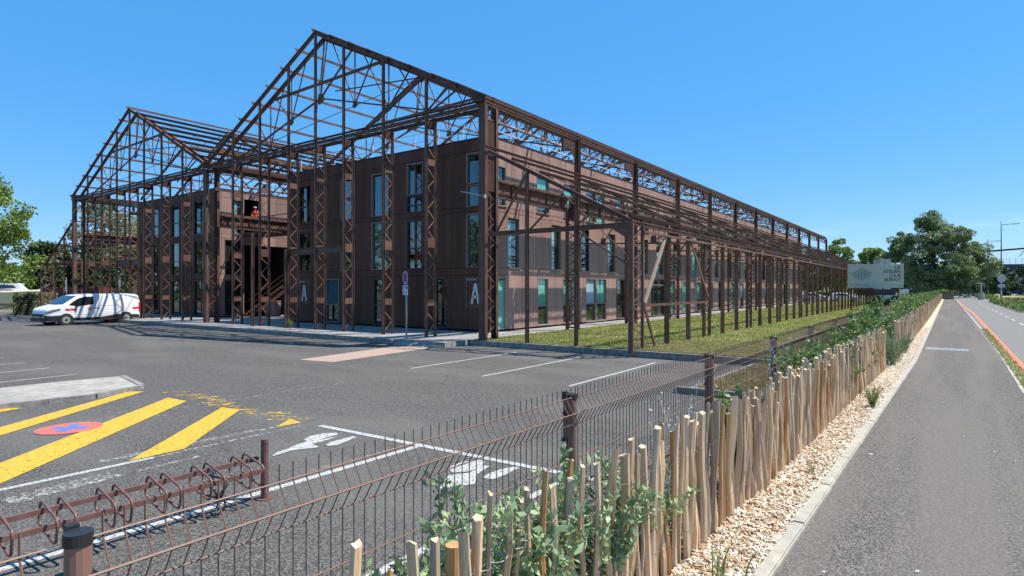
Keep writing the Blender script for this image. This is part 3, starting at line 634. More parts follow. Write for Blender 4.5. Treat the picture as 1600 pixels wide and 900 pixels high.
wf = [fw(-19.18,-18.25,6.12,7.18,'half',FX0), fw(-19.18,-18.25,7.24,8.74,'half',FX0), fw(-23.35,-22.16,6.12,7.0,'dark',FX0), fw(-23.35,-22.16,7.06,8.74,'half',FX0),
      fw(-26.15,-24.75,6.12,8.5,'bluefull',FX0), fw(-28.85,-27.6,6.12,7.3,'half',FX0), fw(-28.85,-27.6,7.36,8.5,'half',FX0), fw(-33.0,-31.75,6.2,8.5,'dark',FX0),
      fw(-19.18,-18.25,3.14,5.76,'half',FX0), fw(-23.35,-22.16,3.14,5.7,'dark',FX0), fw(-26.15,-24.75,3.14,5.8,'tealfull',FX0), fw(-28.85,-27.6,3.14,4.6,'teal',FX0), fw(-33.0,-31.75,3.2,5.6,'dark',FX0),
      fw(-30.3,-29.02,.1,2.68,'blue',FX0), fw(-26.0,-25.15,.1,2.62,'dark',FX0), fw(-21.3,-20.5,.1,2.64,'dark',FX0)]
sx = [(22.86,23.66,.1,2.7,'door'),(26.55,27.62,.14,2.66,'teal'),(29.15,30.25,.14,2.66,'teal'),(31.8,33.1,.1,2.72,'blue'),(33.16,34.5,.1,2.72,'teal'),(35.9,37.2,.14,2.7,'dark'),(41.6,44.1,.1,2.74,'glassdoor'),(45.35,46.4,.14,2.7,'tealfull'),(48.0,49.25,.14,2.7,'tealfull'),
      (23.84,24.9,3.14,5.68,'half'),(27.88,28.95,3.14,5.68,'half'),(31.2,32.2,3.14,5.68,'dark'),(34.62,35.8,3.14,5.68,'half'),(37.3,38.4,3.14,5.68,'half'),(40.1,41.1,3.14,5.68,'half'),(42.6,44.1,3.14,5.68,'half'),(46.0,47.6,3.14,5.68,'dark'),
      (22.9,23.75,6.15,8.1,'half'),(26.45,27.7,6.15,8.1,'teal'),(29.2,30.4,6.15,8.1,'teal'),(31.9,33.1,6.15,8.1,'half'),(33.15,34.3,6.15,8.1,'tealfull'),(35.85,37.1,6.15,8.1,'half'),(40.1,41.2,6.15,8.1,'half')]
kk = ['teal','half','dark','tealfull','blue','half','dark','teal']
yy = 51.5; i = 0
while yy < 96:
    sx.append((round(yy,2), round(yy+1.1,2), .14, 2.7, kk[i % 8])); sx.append((round(yy-1.2,2), round(yy,2), 3.14, 5.68, kk[(i+3) % 8])); sx.append((round(yy-.6,2), round(yy+.6,2), 6.15, 8.1, kk[(i+5) % 8])); yy += (3.4, 2.7, 4.1)[i % 3]; i += 1
ws_ = [(round(a-22.5, 3), round(c-22.5, 3), z0, z1, k) for a, c, z0, z1, k in sx]
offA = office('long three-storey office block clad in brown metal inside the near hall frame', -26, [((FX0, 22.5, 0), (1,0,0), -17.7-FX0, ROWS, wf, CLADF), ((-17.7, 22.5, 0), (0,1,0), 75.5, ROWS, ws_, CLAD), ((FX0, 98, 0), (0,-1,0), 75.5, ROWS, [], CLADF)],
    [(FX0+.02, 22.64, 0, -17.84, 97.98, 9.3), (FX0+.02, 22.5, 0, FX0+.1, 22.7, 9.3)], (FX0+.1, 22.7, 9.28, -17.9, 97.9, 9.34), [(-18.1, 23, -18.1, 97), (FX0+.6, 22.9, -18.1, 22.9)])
# far office block, front wall -56..-43 and its lit east wall with a recessed entrance
GX0, GX1 = -56.0, -43.0
wl = [fw(-53.4,-52.1,z0,z1,k,GX0) for z0, z1, k in ((.1,2.7,'dark'),(3.14,5.7,'dark'),(6.15,8.74,'dark'))] + [fw(-49.95,-48.6,z0,z1,k,GX0) for z0, z1, k in ((.1,2.7,'dark'),(3.14,5.7,'dark'),(6.15,8.74,'dark'))] + [fw(-46.3,-44.9,z0,z1,k,GX0) for z0, z1, k in ((.1,2.7,'dark'),(3.14,5.7,'dark'),(6.15,8.74,'dark'))]
ROWE0 = [(.08, 2.78, 1.2, True), (2.78, 3.12, 1.2, False), (3.12, 5.86, 1.2, True), (5.86, 6.10, 2.7, False), (6.10, 8.80, 1.2, True), (8.80, 9.40, 1.4, False)]
ROWE1 = [(6.10+.01, 9.40, .9, True)]
we = [(.6, 2.0, .1, 2.7, 'dark'), (.6, 2.0, 3.14, 5.7, 'dark'), (1.2, 2.0, 6.15, 8.74, 'half')]
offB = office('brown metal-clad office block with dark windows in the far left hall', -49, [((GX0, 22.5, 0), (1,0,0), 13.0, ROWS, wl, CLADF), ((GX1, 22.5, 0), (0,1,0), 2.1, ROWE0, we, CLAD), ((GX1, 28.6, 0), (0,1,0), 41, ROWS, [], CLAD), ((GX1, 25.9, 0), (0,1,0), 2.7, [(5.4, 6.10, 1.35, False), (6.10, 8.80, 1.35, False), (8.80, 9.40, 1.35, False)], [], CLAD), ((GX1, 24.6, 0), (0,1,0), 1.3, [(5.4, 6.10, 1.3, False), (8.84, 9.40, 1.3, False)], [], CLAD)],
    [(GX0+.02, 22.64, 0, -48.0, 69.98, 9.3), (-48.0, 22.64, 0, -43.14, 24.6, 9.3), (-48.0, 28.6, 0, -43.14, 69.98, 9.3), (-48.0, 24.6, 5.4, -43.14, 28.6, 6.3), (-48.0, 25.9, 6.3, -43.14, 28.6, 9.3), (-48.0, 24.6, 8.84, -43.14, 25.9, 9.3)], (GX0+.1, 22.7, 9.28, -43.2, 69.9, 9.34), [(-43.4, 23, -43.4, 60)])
for ys in (24.62, 28.5): pass
# lit door reveal, canopy and stair inside the courtyard
st = thing('courtyard_stair', 'dark steel stair and landing in the shaded courtyard entrance', 'stair', (-41.5, 24.5, 0))
b = MB()
for i in range(12): b.box(-.9, -.2+i*.26, .18*i+.1, .1, .04+i*.26, .18*i+.14)
b.build('tread', STEELD, st); b = MB()
for x in (-.9, .1): b.bar((x, -.3, 0), (x, 3.0, 2.3), .03, .25); b.bar((x, -.3, .95), (x, 3.0, 3.2), .03, .03)
b.build('stringer', STEELD, st)
for i, (x, y, z, sx_, sz_) in enumerate(((-41.6, 26.1, 1.3, .9, 1.1), (-40.9, 27.4, .2, .9, .8))):
    o = MB().box(-sx_/2, -.35, 0, sx_/2, .35, sz_).box(-sx_/2-.03, -.38, sz_, sx_/2+.03, .38, sz_+.06)
    o = o.build('sunlit_panel_box', CLAD); o.location = (x, y, 0 if i else 0); o.rotation_euler = (0,0,.3); tag(o, ('taller' if i == 0 else 'shorter') + ' brown metal box standing in for sunlit panels in the dark courtyard entrance', 'cabinet')  # bright boxes added in place of sunlit panels inside the entrance
wk = thing('courtyard_walkway', 'brown steel walkway with plate parapet bridging the gap between the two blocks', 'walkway', (-39.8, 24.6, 6.3))
MB().box(-3.2, -.3, -.25, 5.3, 1.6, 0).build('deck', STEELD, wk); b = MB()
for x in (-3.1, -1, 1.1, 3.2, 5.2): b.bar((x, -.28, 0), (x, -.28, 1.0), .05)
b.bar((-3.1, -.28, 1.0), (5.2, -.28, 1.0), .05, .05).build('railing', STEEL, wk)
# letter signs
def a_sign(x0, z0, label, cut=0):
    r_ = thing('letter_sign', label, 'sign', (x0, 22.46, z0)); W_, H_ = 1.06, 1.42
    LG = mat('light_grey_paint', (.62, .63, .63), rough=.6)
    b = MB().box(0,-.012,0,.02,0,H_).box(W_-.02,-.012,0,W_,0,H_).box(.02,-.012,0,W_-.02,0,.02).box(.02,-.012,H_-.02,W_-.02,0,H_); b.build('sign_border', FRAME, r_)
    b = MB().prism([(.28,-.012,.12),(.42,-.012,.12),(.56,-.012,.95),(.49,-.012,1.10)], (0,.01,0)); b.prism([(.51,-.012,1.12),(.66,-.012,1.12),(.86,-.012,.12),(.72,-.012,.12)], (0,.01,0)); b.prism([(.42,-.012,.40),(.70,-.012,.40),(.69,-.012,.54),(.455,-.012,.54)], (0,.01,0)); b.build('letter', LG, r_)
    text_mesh('BÂTIMENT', .13, LG, 'small_lettering', r_, face_front((.36, -.006, H_-.11)), .002)
a_sign(-19.16, 1.23, 'white letter A in a thin frame by the near corner of the block')
a_sign(-32.95, 1.2, 'white letter A in a thin frame beside the courtyard gap')
# orange-clad worker on the walkway
def person(loc, rz):
    root = thing('person', 'person in orange work jacket and pale helmet on the raised walkway', 'person', loc, rz)
    J = dict(pel=(0,0,.95), ch=(0,.02,1.32), nk=(0,.01,1.52), hd=(0,-.02,1.62), ht=(0,-.02,1.78),
             rs=(.18,.01,1.45), re=(.26,-.08,1.18), rw=(.16,-.30,1.08), ls=(-.18,.01,1.45), le=(-.27,-.05,1.18), lw=(-.18,-.28,1.06),
             rh=(.10,0,.90), rk=(.12,-.03,.50), ra=(.12,.03,.09), rt=(.13,-.15,.04), lh=(-.10,0,.90), lk=(-.12,0,.50), la=(-.12,.05,.09), lt=(-.13,-.13,.04))
    rad = dict(pel=.15, ch=.17, nk=.06, hd=.09, ht=.085, rs=.075, re=.055, rw=.04, ls=.075, le=.055, lw=.04, rh=.095, rk=.07, ra=.05, rt=.045, lh=.095, lk=.07, la=.05, lt=.045)
    E_ = [('pel','ch'),('ch','nk'),('nk','hd'),('hd','ht'),('ch','rs'),('rs','re'),('re','rw'),('ch','ls'),('ls','le'),('le','lw'),('pel','rh'),('rh','rk'),('rk','ra'),('ra','rt'),('pel','lh'),('lh','lk'),('lk','la'),('la','lt')]
    ks = list(J); 
    for hs, sg in (('rw', 1), ('lw', -1)):                         # five short fingers closed on the rail
        for q, (dx, l_) in enumerate(((-.03,.07),(-.01,.085),(.012,.08),(.034,.065))):
            n1, n2 = f'{hs}f{q}', f'{hs}g{q}'; w0 = Vector(J[hs]); J[n1] = tuple(w0+Vector((dx,-.07,-.01))); J[n2] = tuple(w0+Vector((dx,-.07-l_*.5,-.05))); rad[n1] = .012; rad[n2] = .009; E_ += [(hs, n1), (n1, n2)]
        n1 = hs+'t'; J[n1] = tuple(Vector(J[hs])+Vector((-.045*sg,-.05,.0))); rad[n1] = .012; E_.append((hs, n1))
    ks = list(J); me = bpy.data.meshes.new('body'); me.from_pydata([J[k] for k in ks], [(ks.index(a), ks.index(b_)) for a, b_ in E_], [])
    t = bpy.data.objects.new('tmp', me); COL.objects.link(t); md = t.modifiers.new('s', 'SKIN'); t.modifiers.new('d', 'SUBSURF').levels = 1
    for i, k in enumerate(ks): t.data.skin_vertices[0].data[i].radius = (rad[k], rad[k]*.85)
    t.data.skin_vertices[0].data[0].use_root = True
    bpy.context.view_layer.update(); m2 = bpy.data.meshes.new_from_object(t.evaluated_get(bpy.context.evaluated_depsgraph_get())); bpy.data.objects.remove(t)
    SK = mat('skin', (.42,.25,.18), rough=.6); OR = mat('orange_workwear', (.85,.10,.03), rough=.75); NV = mat('navy_trousers', (.03,.04,.07), rough=.9)
    m2.materials.clear(); [m2.materials.append(q) for q in (OR, SK, NV)]
    for p in m2.polygons:
        c = p.center; p.material_index = 1 if (c.z > 1.53 or c.y < -.26) else (2 if c.z < .9 else 0)
    o = inst('body', m2, root); m2.shade_smooth()
    b = MB(); 
    for i in range(5):
        a0, a1 = i/5*math.pi/2, (i+1)/5*math.pi/2
    pr = [(math.cos(t_)*.125, math.sin(t_)*.11) for t_ in [k_*math.pi/2/5 for k_ in range(6)]]; n = 14
    for i, (r0, z0) in enumerate(pr):
        for j in range(n): b.v.append((max(r0,.002)*math.cos(j*2*math.pi/n), -.02+max(r0,.002)*math.sin(j*2*math.pi/n)*1.15, 1.72+z0))
    for i in range(5):
        for j in range(n): b.f.append((i*n+j, i*n+(j+1)%n, (i+1)*n+(j+1)%n, (i+1)*n+j))
    b.box(-.07,-.22,1.715,.07,-.12,1.73); b.build('helmet', WHITE, root, smooth=True)
    f = MB().box(-.012,-.135,1.62,.012,-.105,1.655).box(-.025,-.115,1.585,.025,-.10,1.592).box(-.045,-.118,1.66,-.02,-.10,1.67).box(.02,-.118,1.66,.045,-.10,1.67); f.build('face_features', SK, root)
person((-42.6, 25.25, 6.52), R(60))

# ------------------------------------------------------------------ road sign
sg = thing('no_parking_sign', 'round no-parking sign with two small panels on a grey pole at the pavement edge', 'road sign', (-18.42, 17.72, 0), R(-22))
MB().tube([(0,0,-.02),(0,0,2.78)], .035, 12).build('pole', GALV, sg, smooth=True)
MB().tube([(0,0,-.0),(0,0,.12)], .055, 12).build('pole_sleeve', GALV, sg)
def disc(r0, r1, y, t, m, name, parent, zc):
    b = MB(); n = 32
    for rr, yy_ in ((r0, y), (r1, y), (r1, y+t), (r0, y+t)):
        for j in range(n): b.v.append((rr*math.cos(2*math.pi*j/n), yy_, zc+rr*math.sin(2*math.pi*j/n)))
    for q in range(4):
        for j in range(n): b.f.append((q*n+j, q*n+(j+1)%n, ((q+1)%4)*n+(j+1)%n, ((q+1)%4)*n+j))
    return b.build(name, m, parent)
RSG = mat('sign_red', (.45, .02, .07), rough=.35); BSG = mat('sign_blue', (.10, .02, .16), rough=.35); WSG = mat('sign_white', (.7,.72,.76), rough=.4); NB = mat('sign_dark_blue', (.02,.05,.3), rough=.4)
disc(.0001, .25, -.055, .01, BSG, 'sign_disc', sg, 2.56); disc(.235, .265, -.062, .008, WSG, 'sign_rim', sg, 2.56); disc(.19, .234, -.06, .006, RSG, 'red_ring', sg, 2.56)
MB().bar((-.13,-.058,2.69),(.13,-.058,2.43),.006,.05,up=(0,0,1)).build('red_bar', RSG, sg)
for z, txt in ((2.145, 'SAUF'), (1.93, '2 PLACES')):
    p = MB().box(-.28,-.058,z-.1,.28,-.048,z+.1).build('sign_panel', WSG, sg)
    text_mesh(txt, .14 if txt == 'SAUF' else .115, NB, 'lettering', p, face_front((-.1 if txt == 'SAUF' else 0, -.061, z)), .001)
    if txt == 'SAUF': MB().box(.10,-.062,z-.075,.25,-.058,z+.075).build('blue_symbol', NB, p)
    MB().box(-.04,-.048,z-.02,.04,-.0,z+.02).build('bracket', GALV, p)

# ------------------------------------------------------------------ bicycle rack
rk = thing('bicycle_rack', 'long low brown steel bicycle rack with paired wheel hoops by the mesh fence', 'bicycle rack', (-6.05, 3.7, PZ))
RKM = mat('rack_brown', (.15,.075,.06), (.19,.10,.085), rough=.45, scale=8, spec=.5)
for y in (0, -5.4):
    MB().tube([(0,y,0),(0,y,.60)], .042, 14).tube([(0,y,.61),(0,y,.655)], .042, 14).tube([(0,y,.598),(0,y,.612)], .034, 14).tube([(0,y,.0),(0,y,.012)], .09, 14).build('post', RKM, rk, smooth=False)
for dx, z in ((-.10, .43), (.05, .33)): MB().bar((dx, -5.35, z), (dx, -.02, z), .03, .045).build('rail', RKM, rk)
hp = MB(); pts = []
for cx_, cz_, a0 in ((.17,.10,0),( -.13,.10,90),(-.13,-.10,180),(.17,-.10,270)):
    for j in range(5): a = R(a0 + 90*j/4); pts.append((cx_*1.0+.06*math.cos(a), 0, cz_*.5+.06*math.sin(a)))
pts.append(pts[0]); hp.tube(pts, .012, 8, cap=False); hpm = hp.mesh('wheel_hoop', RKM); hpm.shade_smooth()
for i in range(12):
    y = -.14 - i*.42
    for dy in (0, -.13): inst('wheel_hoop', hpm, rk, (-.03, y+dy, .36), (0, R(12), 0))
lk = thing('bicycle_lock', 'black looped cable lock left hanging on the rack', 'lock', (-6.08, 3.14, .1))
b = MB(); q = [(0.16*math.cos(t)+.05, .06*math.sin(3*t), -.02+.13*math.sin(t)) for t in [i*2*math.pi/22 for i in range(23)]]; b.tube(q, .011, 6); q = [(.12+.07*math.cos(t), .03*math.cos(2*t), -.17+.11*math.sin(t)) for t in [i*2*math.pi/16 for i in range(17)]]; b.tube(q, .010, 6)
b.build('cable', BLACK, lk, smooth=True); MB().box(-.03,-.02,.12,.07,.02,.15).build('lock_body', GALV, lk)

# ------------------------------------------------------------------ welded mesh fence
FXM = -1.76
mf = thing('mesh_fence', 'long brown welded wire mesh fence with capped round-faced posts', 'fence', (FXM, 3.0, 0))
wire = MB()
def wv(y, zb=.05):
    pr = [(0,1.53),(0,1.47),(.045,1.395),(0,1.32),(0,.90),(.045,.86),(0,.80),(0,zb)]
    for (xa, za), (xb, zb_) in zip(pr, pr[1:]): wire.tube([(xa,y,za),(xb,y,zb_)], .0029, 4, cap=False)
for i in range(49): wv(.05+i*.05)
for x, z in ((0,1.475),(.045,1.395),(0,1.32),(0,1.12),(0,.92),(.045,.86),(0,.80),(0,.6),(0,.4),(0,.2)): wire.tube([(x+.004,.0,z),(x+.004,2.5,z)], .0032 if z != 1.395 else .004, 5)
wm = wire.mesh('mesh_panel', MESHW)
post = MB(); n = 14
for z in (-.2, 1.46):
    for j in range(n): a = 2*math.pi*j/n; post.v.append((.030*math.cos(a)*(1 if math.cos(a) > 0 else .75), .030*math.sin(a), z))
for j in range(n): post.f.append((j,(j+1)%n,n+(j+1)%n,n+j))
post.f.append(tuple(n+j for j in range(n))); post.box(-.052,-.012,-.2,-.024,.012,1.46)
pm = post.mesh('post', mat('post_brown', (.22,.12,.09), (.26,.145,.11), rough=.4, scale=6, spec=.5))
cap_ = MB().tube([(0,0,1.462),(0,0,1.468),(0,0,1.486),(0,0,1.492)], .033, 20).box(-.058,-.014,1.455,-.03,.014,1.50); cm = cap_.mesh('post_cap', BLACK)
clip = MB().box(-.045,-.036,1.37,.02,.036,1.385).box(-.05,-.038,1.22,-.02,.038,1.235); clm = clip.mesh('clamp', BLACK)
for k in range(-2, 45):
    y = 2.5*k + (.07 if k == -1 else 0)
    p = inst('post', pm, mf, (0, y, 0)); inst('post_cap', cm, p); inst('clamp', clm, p)
    inst('mesh_panel', wm, mf, (.012, y, 0))
kerb_line('fence_footing', (-1.84, -4), (-1.84, 112), .06, .46, -.3, CONC, 2.5)

# ------------------------------------------------------------------ chestnut paling fences
def picket_mesh(seed, m, h=1.0):
    g = random.Random(seed); b = MB(); n = g.choice((5,6,6,7)); r0 = g.uniform(.015,.023); el = g.uniform(.6,1.0); a0 = g.uniform(0, 6)
    ph = [g.uniform(.8,1.2) for _ in range(n)]; k = 6; bx = g.uniform(-.014,.014); by = g.uniform(-.022,.022); f1 = g.uniform(2,5)
    for i in range(k):
        t = i/(k-1); w_ = (1-.18*t)*(1+.08*math.sin(f1*t*3+seed)); dx = bx*math.sin(f1*t*2)+g.uniform(-.002,.002); dy = by*math.sin(f1*t*1.6+1)+g.uniform(-.002,.002)
        for j in range(n):
            a = a0+2*math.pi*j/n; x = r0*ph[j]*w_*math.cos(a)*el+dx; y = r0*ph[j]*w_*math.sin(a)+dy; b.v.append((x, y, t*h + (g.uniform(-.01,.012)+x*.5 if i == k-1 else 0)))
    for i in range(k-1):
        for j in range(n): b.f.append((i*n+j, i*n+(j+1)%n, (i+1)*n+(j+1)%n, (i+1)*n+j))
    b.f.append(tuple((k-1)*n+j for j in range(n))); me = b.mesh('picket', [m, WOODE]); 
    for p in me.polygons:
        if p.normal.z > .7 and p.center.z > h*.8: p.material_index = 1
    return me
PM = [picket_mesh(s_, (WOODG, WOOD, WOOD, WOODG, WOODO, WOODG, WOODG, WOOD)[s_ % 8]) for s_ in range(24)]
def pick_x(y):                                                   # line of the palings, read off the photograph
    ys = [-2, 1.9, 5.2, 13.9, 18.6, 40, 115]; xs = [-1.38, -1.34, -1.19, -1.03, -.93, -.85, -.80]
    return float(np.interp(y, ys, xs))
def paling(label, y0, y1, indiv_to, seed):
    g = random.Random(seed); root = thing('chestnut_paling_fence', label, 'fence', (pick_x(y0), y0, .5)); ox = pick_x(y0); y = y0; rest = MB(); cnt = 0
    while y < y1:
        x = pick_x(y) + g.uniform(-.012,.012); hgt = g.uniform(.80, .93) + (.02 if y > 5 else 0) + (g.uniform(-.16, 0) if g.random() < .12 else 0); wd = g.uniform(.8, 1.35)
        tx, ty = g.gauss(0, .022), g.gauss(0, .042)
        if y < indiv_to and cnt < 299:
            me = PM[g.randrange(24)]; inst('picket', me, root, (x-ox, y-y0, -.06), (tx, ty*.5, g.uniform(0, 6.28)), (wd, wd, hgt)); cnt += 1
        else:
            rest.bar((x-ox, y-y0, -.05), (x-ox+tx, y-y0+ty, hgt-.06), g.uniform(.03,.05), g.uniform(.03,.05), up=(g.uniform(-1,1), g.uniform(-1,1), 0))
        y += (g.uniform(.07, .105) if y < 2.7 else g.uniform(.046,.07) if y < 4.5 else g.uniform(.038, .054)) 
    if rest.v: rest.build('picket', WOOD, root, kind='stuff')
    for z in (.18, .62):
        b = MB(); yy_ = y0; ph = 0
        P1_, P2_ = [], []
        while yy_ < min(y1, y0+30):
            s_ = .028; P1_.append((pick_x(yy_)-ox+s_*math.cos(ph), yy_-y0, z+.005*math.sin(ph*2)+.015*math.sin(yy_*3))); P2_.append((pick_x(yy_)-ox-s_*math.cos(ph), yy_-y0, z-.005*math.sin(ph*2)+.015*math.sin(yy_*3))); yy_ += .018; ph += math.pi/6
        b.tube(P1_, .0016, 3).tube(P2_, .0016, 3); b.build('twisted_wire', mat('dull_wire', (.20,.21,.21), rough=.5, metal=.3), root)
    return root
paling('split chestnut paling fence wired together, nearest run beside the mulch', .9, 13.95, 14, 3)
paling('farther run of chestnut paling fence beyond the gap in the planting', 16.2, 113, 24, 5)
# thick round posts of the near run
for (x, y, h_, lab) in ((-1.39, 1.56, .71, 'orange-brown round post rising behind the nearest pale pickets'), (-1.33, 3.22, .72, 'orange-brown round timber post between pickets in the middle of the near run')):
    b = MB().tube([(0,0,-.1),(0,0,h_)], .028, 14); o = b.build('round_post', WOODO, smooth=False); o.location = (x, y, .5); tag(o, lab, 'post')

# ------------------------------------------------------------------ mulch, grass
g = np.random.default_rng(3)
def chips(name, n, xr, yr, z, size, m, seed):
    g = np.random.default_rng(seed); y = yr[0] + (yr[1]-yr[0])*g.uniform(0, 1, n)**1.6; x = xr[0] + (xr[1]-xr[0] + (.018*np.minimum(y, 16) if xr[1] < 0 else 0))*g.uniform(0, 1, n)
    C = np.stack([x, y, np.full(n, z)+g.uniform(.0, .03, n)], 1); a = g.uniform(0, 2*np.pi, n); t = g.normal(0, .35, n)
    d = np.stack([np.cos(a)*np.cos(t), np.sin(a)*np.cos(t), np.sin(t)], 1); up = np.stack([g.normal(0,.35,n), g.normal(0,.35,n), np.ones(n)], 1); s_ = np.cross(d, up); s_ /= np.linalg.norm(s_, axis=1)[:,None]; u = np.cross(s_, d)
    L_ = size*g.uniform(.5, 1.9, (n,1)); W_ = L_*g.uniform(.08, .32, (n,1)); T_ = .002+.002*g.uniform(0,1,(n,1))
    V = np.stack([C-d*L_-s_*W_*.6-u*T_, C+d*L_-s_*W_-u*T_, C+d*L_*.9+s_*W_-u*T_, C-d*L_+s_*W_*.8-u*T_, C-d*L_-s_*W_*.6+u*T_, C+d*L_-s_*W_+u*T_, C+d*L_*.9+s_*W_+u*T_, C-d*L_+s_*W_*.8+u*T_], 1).reshape(-1,3)
    F0 = np.array([(4,5,6,7),(0,1,5,4),(1,2,6,5),(2,3,7,6),(3,0,4,7)]); F = (F0[None]+8*np.arange(n)[:,None,None]).reshape(-1,4)
    o = inst(name, np_mesh(name, V, F, m)); o['kind'] = 'stuff'; return o
o = chips('wood_chip_mulch', 26000, (-1.24, -.93), (1.5, 30), .497, .015, CHIP, 1); tag(o, 'pale wood chips scattered along the foot of the paling fence', 'mulch')
o = chips('wood_chip_mulch', 5000, (-1.22, -.99), (1.5, 12), .497, .018, mat('tan_wood_chip', (.36,.22,.12), (.5,.34,.2), rough=.85, scale=20), 2); tag(o, 'browner wood chips mixed through the mulch near the palings', 'mulch')
o = chips('loose_chips', 20, (-.7, .8), (1.8, 9), .503, .012, CHIP, 9); tag(o, 'few stray wood chips lying on the tarmac path', 'mulch')
def blades(name, n, fx, z, h, m, seed, label):
    g = np.random.default_rng(seed); X, Y = fx(g, n); C = np.stack([X, Y, np.full(n, z)], 1); a = g.uniform(0, 2*np.pi, n); hh = h*g.uniform(.4, 1.5, n)
    s_ = np.stack([np.cos(a), np.sin(a), np.zeros(n)], 1)*(.012+.0006*Y[:,None]); lean = g.normal(0, .35, (n,2)); T = C + np.stack([lean[:,0]*hh, lean[:,1]*hh, hh], 1)
    V = np.stack([C-s_, C+s_, T], 1).reshape(-1,3); o = inst(name, np_mesh(name, V, np.arange(3*n).reshape(-1,3), m)); o['kind'] = 'stuff'; tag(o, label, 'grass'); return o
GRN = mat('grass_blade', (.26,.31,.07), (.42,.43,.14), rough=.8, scale=.9, c3=(.48,.41,.19), s3=.35, amt3=.8, transl=.3)
DRY = mat('dry_grass_blade', (.38,.31,.14), (.55,.45,.24), rough=.85, scale=2, transl=.2)
blades('lawn_grass', 150000, lambda g, n: (g.uniform(-15.6, -1.95, n), 18.85 + 100*g.uniform(0,1,n)**2.2), 0, .055, GRN, 4, 'mown green lawn between the brown steel posts')
blades('dry_grass', 26000, lambda g, n: (g.uniform(-9.5, -1.95, n), 18.85 + 5*g.uniform(0,1,n)**1.8), 0, .05, DRY, 5, 'straw-coloured dry grass at the near edge of the lawn')
blades('dry_grass', 16000, lambda g, n: (g.uniform(-4.5, -1.95, n), g.uniform(13, 18.5, n)), -.12, .07, DRY, 6, 'yellow dry grass on the small verge behind the mesh fence')
blades('verge_grass', 2500, lambda g, n: (lambda y: (.92+.004*y+g.uniform(0,.2,n), y))(4+26*g.uniform(0,1,n)), .50, .035, GRN, 8, 'sparse grass between the tarmac path and the orange line')

# ------------------------------------------------------------------ shrubs of the planting strip
LG1 = mat('grey_green_leaf', (.24,.34,.15), (.42,.52,.28), rough=.55, scale=12, c3=(.09,.14,.07), s3=6, amt3=.5, transl=.15)
LG2 = mat('mid_green_leaf', (.10,.18,.04), (.22,.32,.09), rough=.55, scale=5, c3=(.22,.30,.09), s3=3, amt3=.5, transl=.25)
LG3 = mat('blue_green_leaf', (.15,.22,.12), (.26,.34,.20), rough=.6, scale=6, transl=.2)
SILV = mat('silvery_stem', (.5,.5,.47), rough=.8); STEM = mat('green_stem', (.25,.30,.12), rough=.8)
def shrub_meshes(seed, h, spread, nst, per, leaf, lm, asp=.45, sm=None, lean=0.):
    g = random.Random(seed); st_ = MB(); C = []; N = []
    for i in range(nst):
        a = g.uniform(0, 2*math.pi); L_ = h*g.uniform(.6, 1.08); sp_ = spread*g.uniform(.2, 1); x = y = 0; z = 0; P = []; k = 10; cur = g.uniform(.3,1.3)
        bx, by = g.uniform(-.1,.1), g.uniform(-.12,.12)
        for j in range(k+1):
            t = j/k; r_ = sp_*t**(1+cur*.6); P.append(Vector((bx+r_*math.cos(a)*.75+lean*t, by+r_*math.sin(a)*1.2, L_*(t-.16*cur*t*t))))
        st_.tube(P, .006, 4, r2=.002)
        for _ in range(per):
            t = g.uniform(.15, 1)**.8; f = t*k; j = min(int(f), k-1); p = P[j].lerp(P[j+1], f-j); d = Vector((g.gauss(0,1), g.gauss(0,1), g.gauss(.2,.8))).normalized(); q = p + d*g.uniform(.3, 1.7)*leaf*1.3
            C.append(q); N.append(d + Vector((0,0,.3)))
    C = np.array([tuple(c) for c in C]); N = np.array([tuple(c) for c in N])
    return st_.mesh('stem', sm or STEM), leaf_mesh('foliage', C, N, leaf, lm, seed, asp)
def shrub(x, y, z, sm_, label, group=None, rz=0, sc=1, name='shrub'):
    r_ = thing(name, label, 'shrub', (x, y, z), rz, group); r_.scale = (sc, sc, sc)
    inst('stem', sm_[0], r_); o = inst('foliage', sm_[1], r_); o['kind'] = 'stuff'; return r_
big = shrub_meshes(11, .92, .58, 36, 115, .025, LG1, .46)
big2 = shrub_meshes(12, .85, .5, 32, 110, .024, LG1, .46)
for i, (x, y, sc, mm, lab) in enumerate(((-1.52, 1.95, .95, big, 'large grey-green shrub arching over the nearest pickets'), (-1.50, 1.45, .85, big2, 'grey-green shrub at the bottom edge in front of the wire mesh'), (-1.48, 2.6, .9, big2, 'bushy grey-green shrub beside the second fence post'), (-1.45, 3.2, .72, big, 'smaller grey-green shrub behind the orange-brown picket'), (-1.50, 1.0, .55, big, 'low grey-green sprigs at the lower left of the palings'))):
    shrub(x, y, .48, mm, lab, 'grey-green shrubs behind the near palings', i*1.3, sc)
weed = shrub_meshes(21, .95, .22, 7, 26, .008, SILV, .6, SILV)
for i, (x, y, sc) in enumerate(((-1.50, 3.2, .9), (-1.46, 3.75, 1.1), (-1.5, 4.3, 1.1), (-1.6, 7.6, 1.25))):
    shrub(x, y, .48, weed, ('pale dry weed just past the second fence post', 'tall pale branching weed before the third fence post', 'pale seeding weed beside the third fence post', 'white-flecked tall weed standing by the mesh beyond the verge')[i], 'dry weeds along the mesh fence', i, sc, 'dry_weed')
mids = [shrub_meshes(31, 1.15, .38, 16, 60, .035, LG2, .5), shrub_meshes(32, 1.0, .45, 20, 60, .03, LG3, .45), shrub_meshes(33, 1.3, .35, 18, 60, .04, LG2, .5), shrub_meshes(34, 1.05, .5, 22, 55, .034, LG2, .45)]
desc = ['leafy green shrub', 'blue-green bushy shrub', 'tall light green shrub', 'spreading green shrub']
gg = random.Random(5); y = 4.6; i = 0
